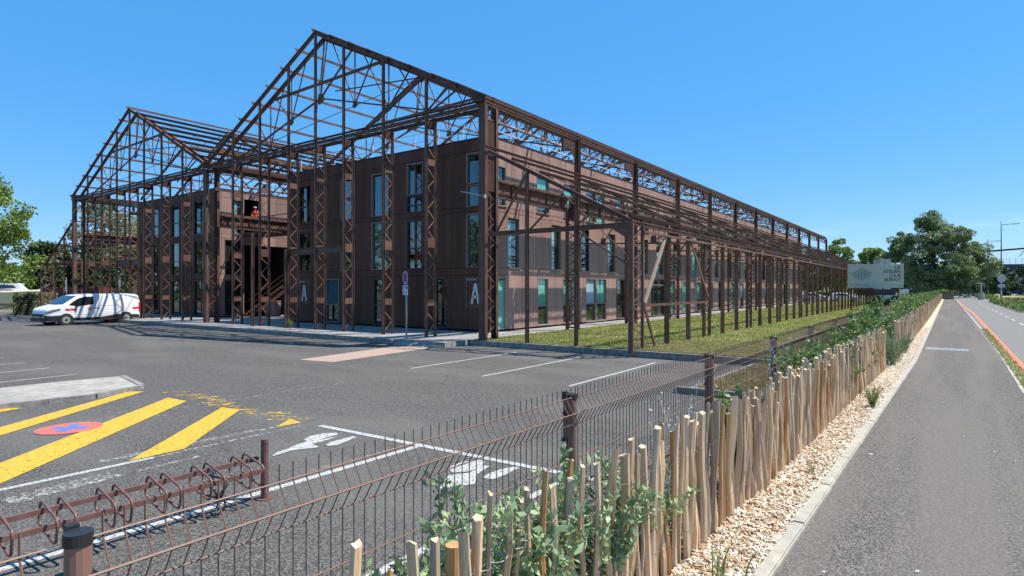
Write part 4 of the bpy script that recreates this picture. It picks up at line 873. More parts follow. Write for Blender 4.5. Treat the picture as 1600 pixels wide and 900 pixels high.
near_spots = [(5.0, .75, 0), (5.7, .5, 1), (6.6, .65, 1), (7.6, .8, 2), (8.6, .75, 0), (9.4, .95, 3), (10.2, .9, 1), (11.2, .95, 0), (12.1, 1.0, 3), (13.2, 1.0, 2)]
for j, (y, sc, k) in enumerate(near_spots):
    shrub(-1.45+gg.uniform(-.08,.08), y, .48, mids[k], f'{desc[k]} between mesh and palings, {["first","second","third","fourth","fifth","sixth","seventh","eighth","ninth","tenth"][j]} of the near leafy ones', 'leafy shrubs in the planting strip', j*1.7, sc)
y = 14.4; j = 0
while y < 112:
    k = gg.randrange(4); shrub(-1.36+gg.uniform(-.12,.12), y, .48, mids[k], 'leafy green shrub in the dense far stretch of the planting strip', 'far shrubs of the planting strip', j*2.1, gg.uniform(.95, 1.2)); y += gg.uniform(.7, 1.0)*(1+y/110); j += 1
lav = shrub_meshes(41, .7, .35, 40, 40, .018, LG3, .3); 
shrub(-1.0, 14.7, .49, lav, 'upright feathery green plant filling the gap between the two paling runs', None, 0, 1.15, 'feathery_plant'); shrub(-.95, 15.5, .49, lav, 'feathery green plant spilling over the mulch at the fence gap', None, 2, .9, 'feathery_plant')
shrub(-.88, 17.6, .49, mids[1], 'round bushy plant overhanging the kerb before the drain grate', None, 1, .62); shrub(-.82, 9.3, .49, mids[3], 'low spreading plant growing out of the mulch onto the path kerb', None, 3, .32)
sp_ = shrub_meshes(51, .25, .12, 8, 10, .012, LG2, .2)
shrub(-.98, 3.35, .5, sp_, 'small sprig of weeds in the mulch near the bottom edge', None, 0, 1.0, 'weed'); shrub(-.93, 5.7, .5, sp_, 'small weed tuft at the kerb joint in the mulch', None, 0, .6, 'weed')
shrub(-27.6, 18.3, 0, mids[0], 'small green weed growing at the foot of the portal column', None, 0, .5, 'weed')
fl = thing('pink_flower', 'single pink bloom showing between the pickets', 'flower', (-1.28, 4.6, 1.15)); b = MB()
for k in range(6): a = k*math.pi/3; b.poly([(0,0,0),(.02*math.cos(a-.4),.02*math.sin(a-.4),.01),(.032*math.cos(a),.032*math.sin(a),.018),(.02*math.cos(a+.4),.02*math.sin(a+.4),.01)])
b.build('petals', mat('pink_petal', (.7,.05,.25), rough=.6), fl); MB().tube([(0,0,-.65),(0,.02,0)], .003, 4).build('stem', STEM, fl)

# ------------------------------------------------------------------ trees
def tree(name, label, x, y, z, H, W_, seed, lm, n=9000, leaf=.22, trunk=.32, low=.18, group=None, clumps=60, shape=1.0, lobes=None):
    g = random.Random(seed); root = thing(name, label, 'tree', (x, y, z), 0, group); b = MB()
    P = [Vector((0,0,-.1))]; 
    for i in range(1, 7): P.append(Vector((g.uniform(-.02,.02)*H*i/6, g.uniform(-.02,.02)*H*i/6, H*.85*i/6)))
    b.tube(P, H*trunk/14, 8, r2=H*.006); cl = []
    for i in range(clumps):
        t = g.uniform(low, .97); zz = H*t; u = (t-low)/(1-low); env = W_/2*(math.sin(math.pi*min(1, max(.03, u)**.62))**.62)*shape
        a = g.uniform(0, 2*math.pi); r_ = env*(g.uniform(.2,1)**.5)*g.uniform(.7,1.12); cl.append((Vector((r_*math.cos(a), r_*math.sin(a), zz)), W_*g.uniform(.07,.15)))
        if lobes:
            lb = lobes[i % len(lobes)]; q = Vector((g.gauss(0,1), g.gauss(0,1), g.gauss(0,1)*.85)).normalized()*lb[3]*g.uniform(.35,1.3)
            cl[-1] = (Vector((lb[0], lb[1], lb[2]))+q, g.uniform(.5,1.25))
        if i % 4 == 0:
            s0 = P[min(5, max(1, int(t*5)))]; b.tube([s0, s0.lerp(cl[-1][0], .5)+Vector((0,0,H*.02)), cl[-1][0]], H*.007, 5, r2=H*.002)
    b.build('trunk', BARK, root, smooth=True)
    r = np.random.default_rng(seed); per = n//clumps; C = []; N = []
    for c, s_ in cl:
        q = r.normal(0, 1, (per, 3)); q /= np.linalg.norm(q, axis=1)[:,None]; q *= r.uniform(.35, 1.05, (per,1))**.6; C.append(np.array(c)[None]+q*np.array([s_*1.25, s_*1.25, s_*.8])); N.append(q)
    o = inst('crown', leaf_mesh('crown', np.concatenate(C), np.concatenate(N), leaf, lm, seed, .55), root); o['kind'] = 'stuff'; return root
TL1 = mat('poplar_leaf', (.16,.22,.08), (.27,.34,.14), rough=.5, scale=.5, c3=(.27,.33,.16), s3=.25, amt3=.6, transl=.3)
TL2 = mat('bright_leaf', (.13,.21,.035), (.24,.33,.07), rough=.55, scale=.6, transl=.25)
TL3 = mat('dark_leaf', (.04,.075,.025), (.09,.14,.045), rough=.6, scale=.6, transl=.15)
TL4 = mat('grey_leaf', (.20,.25,.16), (.28,.33,.23), rough=.6, scale=.6, transl=.2)
tree('broadleaf_tree', 'big spreading tree closing the view at the end of the path', -2.2, 135, .4, 15.6, 16.5, 1, TL1, 64000, .17, clumps=264, low=.05, lobes=[(-1,0,13.6,1.9),(-4.4,1,10.6,2.1),(2.6,-1,11.4,2.0),(-5.6,0,7.6,2.2),(0,0,9.2,3.0),(5.2,1,8.4,2.2),(7.4,0,5.6,1.8),(-2.6,-2,5.6,2.7),(3,-2,5.2,2.8),(-1.4,-2,2.6,2.6),(3.8,-1,2.4,2.4)])
tree('broadleaf_tree', 'tall bushy tree above the far end of the steel lean-to', -19.5, 147, 0, 12.8, 8, 2, TL2, 9000, .25, clumps=50, low=.2)
tree('broadleaf_tree', 'lower tree just left of the one above the lean-to end', -24.5, 146, 0, 10.4, 8, 22, TL2, 6000, .25, clumps=40, low=.2)
tree('broadleaf_tree', 'rounded tree showing above the billboard', -13.2, 151, 0, 10.8, 9, 3, TL2, 8000, .25, clumps=45, low=.2)
tree('broadleaf_tree', 'sunlit tree at the far left edge above the boat', -91, 19.5, -.2, 16, 10.5, 4, TL2, 26000, .20, clumps=110, low=.12)
tree('broadleaf_tree', 'darker tree just right of the sunlit one at the left edge', -96, 27.5, -.2, 8.5, 8, 14, TL3, 12000, .22, clumps=70, low=.1)
tree('poplar_tree', 'loose grey-green tree rising behind the left lean-to frame', -101.5, 36, -.2, 15.2, 11, 5, TL4, 9000, .22, clumps=60, low=.15)
spots = [(-92, 33, 9.5, 10, TL3), (-97, 42, 11, 11, TL1), (-90, 44, 9, 10, TL2), (-104, 52, 12, 12, TL1), (-95, 52, 10.5, 11, TL4), (-88, 54, 9.5, 10, TL3), (-100, 64, 12, 13, TL1), (-86, 62, 9, 10, TL3), (-84, 38, 7.5, 8, TL3), (-80, 47, 8, 9, TL2), (-76, 58, 9, 10, TL3), (-112, 20, 12, 13, TL3), (-108, 42, 13, 12, TL1)]
for j, (x, y, h, w_, lm) in enumerate(spots):
    tree('broadleaf_tree', 'leafy tree in the row beyond the left hall frame', x, y, -.2, h, w_, 60+j, lm, 6500, .24, clumps=45, low=.06, group='trees in the row beyond the left hall')
for j in range(13):
    tree('broadleaf_tree', 'dark tree of the low belt across the end of the road', -22+j*5.2+rnd.uniform(-1.5,1.5), 172+rnd.uniform(-8,22), .3, rnd.uniform(5.5,8.5), rnd.uniform(7,9), 90+j, TL3, 2500, .32, clumps=26, low=.03, group='dark trees beyond the road end')
for j in range(9):
    tree('broadleaf_tree', 'tree of the row behind the rear car park', -44+j*5.4, 158+rnd.uniform(-6,14), 0, rnd.uniform(6,8.5), 8, 110+j, TL3 if j % 2 else TL1, 2600, .3, clumps=26, low=.04, group='trees behind the rear car park')
for j in range(12):
    tree('broadleaf_tree', 'tree across the car park facing the office front', -128+j*11+rnd.uniform(-2,2), -34+rnd.uniform(-9,6), -.2, rnd.uniform(13,18), rnd.uniform(10,13), 150+j, TL3 if j % 2 else TL1, 3000, .34, clumps=30, low=.04, group='trees across the car park behind the viewer')
for j in range(7):
    tree('broadleaf_tree', 'tree past the left end of the car park, mirrored in the far block windows', -118+rnd.uniform(-4,4), -44+j*8, -.2, rnd.uniform(12,16), rnd.uniform(9,12), 170+j, TL3 if j % 2 else TL1, 3000, .34, clumps=30, low=.04, group='trees past the left end of the car park')
# young staked trees at the right edge
for j, (x, y) in enumerate(((7.2, 78), (8.4, 74))):
    t = tree('young_tree', ('farther' if j == 0 else 'nearer') + ' thin young tree held by timber stakes at the right edge', x, y, .5, 6.5, 3.6, 130+j, TL4, 1300, .09, .12, low=.35, clumps=30)
    b = MB().tube([(-.5,0,0),(-.5,0,1.9)], .07, 6).tube([(.5,0,0),(.5,0,1.9)], .07, 6); b.build('stake', WOOD, t)
# hedge by the van
hg = thing('hedge', 'clipped broadleaf hedge running left behind the white van', 'hedge', (-66, 16, -.2)); r = np.random.default_rng(8); n = 16000
u = r.uniform(0, 1, n); v = r.uniform(-1, 1, n); fc = r.integers(0, 3, n); X_ = u*(-11)+1.2; Y_ = u*5.0+np.where(fc == 0, -1, v)*.75 + 1; Z_ = np.where(fc == 1, 1.75, r.uniform(0, 1.75, n)) + r.normal(0,.07,n)
Y_ = np.where(fc == 0, Y_, Y_); X_ = X_ + np.where(fc == 2, .9, 0)*0 + r.normal(0,.1,n)
o = inst('foliage', leaf_mesh('foliage', np.stack([X_, Y_, Z_], 1), r.normal(0,1,(n,3)), .085, mat('hedge_leaf', (.10,.13,.04), (.24,.24,.11), rough=.5, scale=4, transl=.15), 3, .55), hg); o['kind'] = 'stuff'
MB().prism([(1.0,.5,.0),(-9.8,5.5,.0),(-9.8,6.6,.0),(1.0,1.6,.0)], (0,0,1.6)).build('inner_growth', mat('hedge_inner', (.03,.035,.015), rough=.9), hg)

# ------------------------------------------------------------------ vehicles
def shell(L_, zt, zb, hw, stations, fl_):
    """lofted car body: zt/zb/hw are profiles along the length"""
    b = MB(); fr = [0,0,.07,.22,.40,.56,.70,.82,.90,.955,.985,1.0,1.0]
    def width(x, z): return float(np.interp(x, *hw)) - fl_*max(0, (z-1.05))**1.5
    n = len(fr)
    for x in stations:
        t, q = float(np.interp(x, *zt)), float(np.interp(x, *zb))
        for i, f in enumerate(fr):
            z = q+(t-q)*f; w_ = width(x, z)
            w_ *= (0.0 if i in (0, n-1) else .93 if i == 1 else .985 if f >= .955 and f < .98 else .93 if f >= .98 and f < 1 else .72 if i == n-2 else 1)
            b.v.append((x, w_, z))
        for i in range(n-2, 0, -1): X_, W2, Z2 = b.v[-(n - i) - (n-2-i)] if False else (x, 0, 0); 
    m_ = len(stations); base = []
    V = []; 
    for s_ in range(m_):
        col = b.v[s_*n:(s_+1)*n]; V += col + [(p[0], -p[1], p[2]) for p in col[1:-1][::-1]]
    k = 2*n-2; F = []
    for s_ in range(m_-1):
        for i in range(k): F.append((s_*k+i, s_*k+(i+1)%k, (s_+1)*k+(i+1)%k, (s_+1)*k+i))
    F.append(tuple(range(k))); F.append(tuple((m_-1)*k+i for i in range(k))); b.v = V; b.f = F
    return b, width
def patch(width, xs, zlo, zhi, off, side, nz=4):
    """grid laid over the body side between two height profiles"""
    b = MB(); 
    for x in xs:
        for j in range(nz+1):
            z = float(np.interp(x, *zlo)) + (float(np.interp(x, *zhi))-float(np.interp(x, *zlo)))*j/nz; b.v.append((x, side*(width(x, z)+off), z))
    for i in range(len(xs)-1):
        for j in range(nz): a = i*(nz+1)+j; b.f.append((a, a+1, a+nz+2, a+nz+1))
    return b
def wheel(parent, x, y, r, side):
    b = MB(); b.tube([(x, y-.11, r), (x, y+.11, r)], r, 24); wv_ = b.build('wheel', RUBBER, parent)
    yo = y+side*.115; rim = MB().tube([(x, yo-side*.01, r), (x, yo+side*.006, r)], r*.62, 20); rim.build('rim', mat('rim_steel', (.5,.51,.52), rough=.35, metal=.4), wv_)
    h = MB().tube([(x, yo, r), (x, yo+side*.02, r)], r*.22, 12)
    for q in range(6): a = q*math.pi/3; h.tube([(x+r*.42*math.cos(a), yo, r+r*.42*math.sin(a)), (x+r*.42*math.cos(a), yo+side*.009, r+r*.42*math.sin(a))], r*.09, 8)
    h.build('hub', BLACK, wv_)
def van():
    root = thing('delivery_van', 'white utility van with red-white hazard strips parked against the pavement', 'van', (-46.05, 15.45, PZ))
    Lv = 5.45; x0 = -2.72                                           # x runs front (-) to rear (+)
    zt = ([0,.04,.10,.22,.5,.85,1.3,1.7,2.0,2.4,3.2,4.6,5.25,5.38,5.45], [.74,.92,1.02,1.10,1.19,1.27,1.60,1.84,1.92,1.955,1.97,1.965,1.93,1.87,1.70]); zb = ([0,.1,5.45], [.34,.24,.28]); hw = ([0,.08,.25,.6,1.0,4.9,5.3,5.45], [.62,.78,.89,.955,.98,.98,.965,.93])
    stn = [0,.04,.08,.12,.2,.3,.45,.6,.8,1.0,1.12,1.28,1.45,1.65,1.85,2.0,2.1,2.25,2.4,2.8,3.2,3.9,4.6,4.9,5.1,5.25,5.32,5.38,5.42,5.45]
    sh, W_ = shell(Lv, zt, zb, hw, stn, .17)
    def T(b): b.v = [(x+x0, y, z) for x, y, z in b.v]; return b
    # rotate so the van's nose points along -Y : parent rotation handles it
    root.rotation_euler = (0, 0, R(90)+R(9)); root.scale = (1.04, 1.04, 1.0)
    body = T(sh).build('body', WHITE, root, smooth=True)
    body.data.set_sharp_from_angle(angle=R(35))
    for s_ in (1, -1):
        gl = T(patch(W_, [1.22,1.4,1.6,1.8,2.0,2.2,2.4,2.58], ([1.22,1.7,2.58],[1.24,1.18,1.30]), ([1.22,1.55,1.85,2.2,2.58],[1.32,1.58,1.74,1.79,1.80]), .006, s_)); gl.build('side_window', CARGL, root)
        T(patch(W_, [.01,.03,.05,.08,.12,.16,.2,.25,.3,.42,.6,.8,1.4,2.0,3.0,4.0,5.0,5.3,5.4], ([0,.3,5.4],[.30,.26,.30]), ([0,.3,.5,.95,1.2,1.5,3.6,3.9,5.4],[.62,.60,.62,.64,.50,.44,.44,.62,.52]), .012, s_)).build('lower_cladding', BLACK, root)
        T(patch(W_, [1.5,2.5,3.5,4.8], ([1.5,4.8],[.62,.70]), ([1.5,4.8],[.635,.715]), .006, s_, 1)).build('body_crease', mat('crease_shade_grey', (.55,.56,.57), rough=.5), root)  # flat grey strip: shade of a crease put into its colour
        for xx in (1.55, 2.68, 4.02): T(patch(W_, [xx,xx+.014], ([xx,xx+.1],[.5,.5]), ([xx,xx+.1],[1.3 if xx < 2 else 1.84,1.3 if xx < 2 else 1.84]), .004, s_, 6)).build('door_gap', BLACK, root)
        T(patch(W_, [2.72,3.4,4.0], ([2.7,4.1],[1.18,1.18]), ([2.7,4.1],[1.19,1.19]), .004, s_, 1)).build('door_gap', BLACK, root)
        T(MB().box(2.50, s_*1.0-.012*1, 1.02, 2.62, s_*1.0+.012, 1.05)).build('door_handle', BLACK, root); T(MB().box(2.80, s_*1.0-.012, 1.02, 2.92, s_*1.0+.012, 1.05)).build('door_handle', BLACK, root)
        hl = T(patch(W_, [.06,.08,.12,.16,.2,.25,.3,.42,.5,.6,.72], ([.06,.72],[.74,.94]), ([.06,.3,.72],[.84,.97,1.06]), .008, s_, 2)); hl.build('headlight', mat('headlight_glass', (.10,.14,.2), rough=.1, coat=.8), root)
        T(MB().box(5.38, s_*.93-.05, .75, 5.46, s_*.93+.03, 1.35)).build('tail_light', mat('tail_red', (.5,.02,.02), rough=.2), root)
        T(MB().tube([(1.66, s_*.98, 1.22), (1.66, s_*1.12, 1.26)], .03, 6).box(1.58, s_*1.07-.09, 1.16, 1.68, s_*1.07+.12, 1.44)).build('wing_mirror', BLACK, root)
        for xx in (1.02, 4.52):
            arch = MB(); arch.tube([(xx, s_*.80, .34), (xx, s_*.992, .34)], .40, 26); T(arch).build('wheel_arch', BLACK, root)
            wheel(root, xx+x0, s_*.895, .335, s_)
        RW = mat('hazard_red', (.62,.03,.04), rough=.4)
        for xx, zz in ((.98, .92), (1.26, .93), (4.95, .92), (5.18, .93)):
            st_ = T(patch(W_, [xx,xx+.2], ([xx,xx+.2],[zz,zz-.03]), ([xx,xx+.2],[zz+.13,zz+.10]), .008, s_, 1)); 
            v = st_.v; st_.v = [(v[0][0], v[0][1], v[0][2]), (v[1][0]-.0, v[1][1], v[1][2]), (v[2][0]+.06, v[2][1], v[2][2]-.0), (v[3][0]+.06, v[3][1], v[3][2])]; st_.build('hazard_strip', RW, root)
        T(patch(W_, [2.22,2.44], ([2.2,2.5],[.92,.92]), ([2.2,2.5],[1.12,1.12]), .008, s_, 2)).build('orange_emblem', mat('emblem_orange', (.85,.25,.08), rough=.5), root)
        em = MB(); cxx, czz = 2.70, 1.05
        for i in range(16): a = 2*math.pi*i/16; em.v.append((cxx+.07*math.cos(a), s_*(W_(cxx,czz)+.008), czz+.045*math.sin(a)))
        for i in range(16): a = 2*math.pi*i/16; em.v.append((cxx+.04*math.cos(a), s_*(W_(cxx,czz)+.008), czz+.022*math.sin(a)))
        em.f = [(i,(i+1)%16,16+(i+1)%16,16+i) for i in range(16)]; k = 32; em.v += [(cxx+dx, s_*(W_(cxx,czz)+.009), czz+dz) for dx, dz in ((-.16,.03),(-.06,.0),(-.07,-.02),(.16,.03),(.06,.0),(.07,-.02))]; em.f += [(k,k+1,k+2),(k+3,k+4,k+5)]; T(em).build('dark_emblem', mat('emblem_dark', (.06,.12,.11), rough=.5), root)
    ws = MB()                                                         # windscreen
    for x, z in ((.90,1.315),(1.3,1.60),(1.68,1.83)):
        w_ = W_(x, z)*.90
        for t in (-1,-.5,0,.5,1): ws.v.append((x-.02-(1-abs(t))*.03, t*w_, z+.012))
    for i in range(2):
        for j in range(4): ws.f.append((i*5+j, i*5+j+1, i*5+j+6, i*5+j+5))
    T(ws).build('windscreen', CARGL, root, smooth=True)
    T(MB().box(-.03,-.62,.56,.05,.62,.72).box(-.035,-.5,.40,.05,.5,.52)).build('grille', BLACK, root); T(MB().box(-.05,-.26,.44,-.02,.26,.55)).build('number_plate', WSG, root)
    T(MB().box(-.06,-.7,.26,.15,.7,.5)).build('bumper', BLACK, root); T(MB().box(5.40,-.85,.30,5.52,.85,.52)).build('bumper', BLACK, root)
    T(MB().box(5.44,-.7,1.1,5.462,-.05,1.72).box(5.44,.05,1.1,5.462,.7,1.72)).build('rear_window', CARGL, root)
    b = MB()
    for q in range(4): b.prism([(.34+q*.02,-.55+q*.3,1.10),(.34,-.45+q*.3,1.10),(.52,-.38+q*.3,1.145),(.52,-.48+q*.3,1.145)], (0,0,.006))
    T(b).build('hazard_strip', RW, root)
    return root
van()
def car(name, label, loc, rz, colr, group=None, tall=0):
    root = thing(name, label, 'car', loc, rz, group); h = 1.46+tall
    zt = ([0,.1,.5,1.15,1.75,2.3,3.1,3.7,4.0,4.15], [.62,.78,.9,1.0,1.38+tall,h,h-.02,1.32+tall*.8,1.05,.8]); zb = ([0,.1,4.15],[.3,.2,.25]); hw = ([0,.15,.5,1,3.6,4.0,4.15],[.55,.75,.85,.88,.88,.8,.7])
    sh, W_ = shell(4.15, zt, zb, hw, [0,.1,.3,.5,.8,1.15,1.45,1.75,2.0,2.3,2.7,3.1,3.4,3.7,3.9,4.0,4.15], .45); sh.v = [(x-2.07,y,z) for x,y,z in sh.v]
    sh.build('body', colr, root, smooth=True)
    for s_ in (1,-1):
        p = patch(W_, [1.6,1.9,2.3,2.6,3.2,3.5], ([1.6,3.5],[.98,1.0]), ([1.6,1.9,2.3,3.2,3.5],[1.05,1.3+tall,1.37+tall,1.33+tall,1.1]), .01, s_); p.v = [(x-2.07,y,z) for x,y,z in p.v]; p.build('side_window', CARGL, root)
        for xx in (-1.32, 1.25): wheel(root, xx, s_*.80, .31, s_)
        MB().box(-2.05, s_*.6-.12, .62, -1.9, s_*.6+.12, .76).build('headlight', WSG, root); MB().box(1.98, s_*.65-.1, .75, 2.07, s_*.65+.1, .95).build('tail_light', RSG, root)
    ws = MB()
    for x, z in ((1.2,1.04),(1.74,1.40+tall)):
        for t in (-1,1): ws.v.append((x-2.07-.03, t*W_(x,z)*.88, z+.02))
    ws.f = [(0,1,3,2)]; ws.build('windscreen', CARGL, root)
    ws = MB(); ws.v = [(3.72-2.05,-.6,1.32+tall*.8),(3.72-2.05,.6,1.32+tall*.8),(4.02-2.05,.62,1.06),(4.02-2.05,-.62,1.06)]; ws.f = [(0,1,2,3)]; ws.build('rear_window', CARGL, root)
    return root
SILVC = mat('silver_car_paint', (.5,.52,.54), rough=.3, metal=.3, coat=.5); GREYC = mat('grey_car_paint', (.12,.13,.14), rough=.3, coat=.5); REDC = mat('red_car_paint', (.4,.03,.03), rough=.3, coat=.5)
c = car('parked_car', 'white hatchback parked beyond the end of the lawn, left of the billboard', (-17.5, 106.5, .0), R(200), WHITE)
copy_tree(c, (-13.5, 108.5, 0), R(195), 'second white hatchback parked nearer the billboard')
car('parked_car', 'grey car half hidden by the steel posts, parked beyond the lawn', (-21.8, 106, 0), R(200), GREYC)
car('parked_car', 'silver car at the foot of the big tree past the paling fence', (-7.5, 122, .3), R(150), SILVC)
car('parked_car', 'dark blue car at the far right edge behind the young trees', (13.5, 82, .52), R(80), mat('navy_car_paint', (.02,.04,.10), rough=.3, coat=.5))
car('parked_car', 'white car in the yard behind the van', (-72, 30.5, -.2), R(120), WHITE); car('parked_car', 'silver estate car behind the far hall frame', (-68, 35, -.2), R(110), SILVC)
car('parked_car', 'red car parked beside the red container', (-78, 27.5, -.2), R(140), REDC)
# containers behind the hall
def container(label, loc, rz, m, L_=6, h=2.5):
    r_ = thing('shipping_container', label, 'container', loc, rz); b = MB().box(0,0,.1,L_,2.4,h)
    n = int(L_/.28)
    for i in range(n): b.box(i*.28+.05, -.035, .2, i*.28+.19, 0, h-.1)
    b.build('body', m, r_); b = MB()
    for x in (-.02, L_-.1): b.box(x, -.05, 0, x+.12, 2.45, h+.04)
    b.build('corner_frame', m, r_); b = MB()
    for y in (.5, 1.1, 1.4, 2.0): b.box(-.06, y, .2, -.021, y+.04, h-.1)
    b.build('locking_bar', GALV, r_); return r_
container('dark red container behind the left lean-to posts', (-80, 22.5, -.3), R(40), mat('container_dark_red', (.12,.025,.02), rough=.6))
container('brighter red container just right of the dark red one', (-77, 31, -.3), R(38), mat('container_red', (.40,.07,.05), rough=.6), 6)
container('white site container behind the van roof', (-70.5, 31.5, -.3), R(40), WHITE, 3)
# sail boat on the hard
bt = thing('motor_boat', 'cream cabin boat stored on shore beyond the hedge', 'boat', (-87, 21.5, .2), R(62)); b = MB(); st_ = [(-3.6,.9,.2),(-2,1.2,.0),(0,1.3,-.1),(2,1.0,.1),(3.4,.5,.5),(4.2,.05,.9)]
for x, w_, k in st_:
    for yy_, zz in ((0,k),(w_*.7,k+.35),(w_,1.5+max(0,x)*.06),(w_*.9,1.62+max(0,x)*.06),(-w_*.9,1.62+max(0,x)*.06),(-w_,1.5+max(0,x)*.06),(-w_*.7,k+.35)): b.v.append((x,yy_,zz))
for i in range(len(st_)-1):
    for j in range(7): b.f.append((i*7+j, i*7+(j+1)%7, (i+1)*7+(j+1)%7, (i+1)*7+j))
b.f.append(tuple(range(7))); b.build('hull', mat('cream_gelcoat', (.62,.58,.42), rough=.3), bt)
MB().prism([(-2.6,-.8,1.6),(1.6,-.6,1.7),(.8,-.55,2.5),(-2.3,-.7,2.6)], (0,1.45,0)).build('cabin', WHITE, bt); MB().prism([(-.9,-.86,1.9),(.8,-.75,1.95),(.5,-.74,2.3),(-.8,-.8,2.35)], (0,.02,0)).build('cabin_window', CARGL, bt)
MB().tube([(2.6,.6,1.7),(3.8,.1,2.5)], .03, 5).tube([(3.8,.1,2.5),(2.6,-.6,1.7)], .03, 5).build('bow_rail', GALV, bt); MB().box(-2.5,-.5,-.5,-2.1,.5,.1).box(1.2,-.4,-.5,1.6,.4,.1).build('cradle', STEELD, bt)
for j, (x, y, lab) in enumerate(((-62.6, 19.4, 'left one of two small blue-grey notice signs before the trees'), (-57.0, 21.5, 'right one of two small blue-grey notice signs before the trees'))):
    r_ = thing('notice_sign', lab, 'sign', (x*1.12, y*1.12, -.2), R(-35)); MB().tube([(0,0,0),(0,0,3.4)], .04, 6).build('pole', GALV, r_)
    for z in (2.3, 2.9): MB().box(-.22,-.06,z-.26,.22,-.04,z+.26).build('sign_panel', mat('notice_blue', (.25,.36,.42), rough=.5), r_)

# ------------------------------------------------------------------ billboard and what stands beneath it
bb_ = thing('billboard', 'large grey-green billboard for the workshops at the end of the lawn', 'billboard', (-5.9, 69.9, 0), YAW); bb_.scale = (.735, .735, .735); bb_.location.z = .56
MB().box(-3.75,-.06,2.25,3.75,.06,5.35).build('board', mat('board_grey', (.46,.45,.34), (.50,.49,.38), rough=.6, scale=1), bb_)
MB().box(-3.8,-.08,2.2,3.8,.08,2.25).box(-3.8,-.08,5.35,3.8,.08,5.42).box(-3.8,-.08,2.25,-3.75,.08,5.35).box(3.75,-.08,2.25,3.8,.08,5.35).build('board_edge', mat('board_edge_m', (.5,.52,.46), rough=.6), bb_)
INK = mat('dark_print', (.04,.04,.045), rough=.6); INK2 = mat('faint_print', (.16,.17,.16), rough=.6)
for i, tx_ in enumerate(('LES', 'ATELIERS', 'LOUIS', 'BLÉRIOT')):
    text_mesh(tx_, .60, INK, 'lettering', bb_, face_front((3.45, -.065, 4.98-i*.56)), .003, 'RIGHT', .010)
b = MB(); cxx, czz = -1.95, 4.05                                     # barrel-shaped stripe emblem
for i in range(-6, 7):
    hgt = .92*(1-abs(i)/7.2); b.bar((cxx+i*.215, -.066, czz-hgt), (cxx+i*.215, -.066, czz+hgt), .075, .004, up=(0,1,0))
for i in (-5,-3,-1,2,4): hgt = .92*(1-abs(i)/7.2); b.bar((cxx+i*.215, -.066, czz+hgt*.6), (cxx+(i+1)*.215, -.066, czz+hgt*.6), .004, .07); b.bar((cxx+i*.215, -.066, czz-hgt*.6), (cxx+(i+1)*.215, -.066, czz-hgt*.6), .004, .07)
b.build('emblem', INK2, bb_)
text_mesh('ATELIERS', .3, INK2, 'emblem_lettering', bb_, face_front((cxx, -.07, czz)), .002)
b = MB().box(-3.5,-.068,2.52,-3.35,-.062,2.66)
for i in range(24): b.box(-3.2+i*.1,-.068,2.54,-3.13+i*.1,-.062,2.64)
for i in range(14): b.box(2.0+i*.1,-.068,2.54,2.07+i*.1,-.062,2.64)
b.build('small_print', INK2, bb_)
b = MB()
for x in (-3.2, -1.1, 1.1, 3.2): b.bar((x, .2, -.8), (x, .2, 5.2), .12, .12, up=(0,1,0))
b.build('post', STEELD, bb_)
tr = thing('freight_trailer', 'dark rail wagon end with round buffers standing under the billboard', 'wagon', (-4.85, 66.5, 0), YAW); tr.scale = (.72, .72, .95)
MB().box(-1.35,-.1,1.55,1.35,4,2.15).build('chassis', BLACK, tr); MB().box(-1.1,-.2,1.15,1.2,-.1,1.38).build('buffer_beam', mat('worn_grey', (.28,.28,.27), rough=.7), tr)
MB().box(-.9,-.05,.35,.95,2.5,1.15).build('underframe', BLACK, tr)
for s_ in (-1, 1): MB().tube([(s_*1.15,-.35,1.1),(s_*1.15,.1,1.1)], .42, 14).build('buffer', BLACK, tr); MB().tube([(s_*.7,.4,.40),(s_*.7,.6,.40)], .42, 16).build('wheel', RUBBER, tr)
for nme, x, y, dims, mm, lab in (('utility_cabinet', -3.55, 70.5, (.6,.5,2.0), WHITE, 'pale utility cabinet below the right part of the billboard'), ('utility_cabinet', -3.0, 71.5, (.9,.9,1.9), BLACK, 'dark cabinet below the right end of the billboard'), ('plant_room', -7.3, 95, (1.4,1.5,6.0), mat('pale_grey', (.42,.45,.48), rough=.6), 'pale grey box rising just above the billboard top')):
    r_ = thing(nme, lab, 'cabinet', (x, y, 0), YAW); a, c_, h = dims; MB().box(-a/2,-c_/2,0,a/2,c_/2,h).build('casing', mm, r_); MB().box(-a/2-.04,-c_/2-.04,h,a/2+.04,c_/2+.04,h+.06).build('lid', mm, r_); MB().box(-.02,-c_/2-.012,.15,.02,-c_/2,h-.15).build('door_gap', FRAMED, r_)

# ------------------------------------------------------------------ far right: lamps, planter, bollard, hangar, flower beds
def lamp(x, y, h, arm, label):
    r_ = thing('street_lamp', label, 'street lamp', (x, y, .5)); DK = mat('dark_green_steel', (.05,.075,.075), rough=.4)
    MB().tube([(0,0,0),(0,0,1.2)], .13, 10).tube([(0,0,1.2),(0,0,h)], .09, 10, r2=.05).build('pole', DK, r_, smooth=True)
    d = Vector((math.cos(YAW), math.sin(YAW), 0)); e = Vector((0,0,h-.45)); MB().tube([e, e+d*arm+Vector((0,0,.12))], .045, 6).build('arm', DK, r_); 
    p = e+d*arm+Vector((0,0,.1)); MB().bar(p, p+d*.75+Vector((0,0,.03)), .3, .10).build('lamp_head', GALV, r_)
lamp(5.7, 103.2, 10.6, 1.6, 'taller street lamp on the right with its arm reaching over the road'); lamp(5.3, 127.6, 9.9, 1.3, 'shorter-looking farther street lamp left of the taller one')
pl = thing('timber_planter', 'low timber planter block at the end of the path', 'planter', (-.5, 112, .5)); b = MB()
for i in range(3): b.box(-1.15,-.5,i*.3,1.15,.5,i*.3+.28)
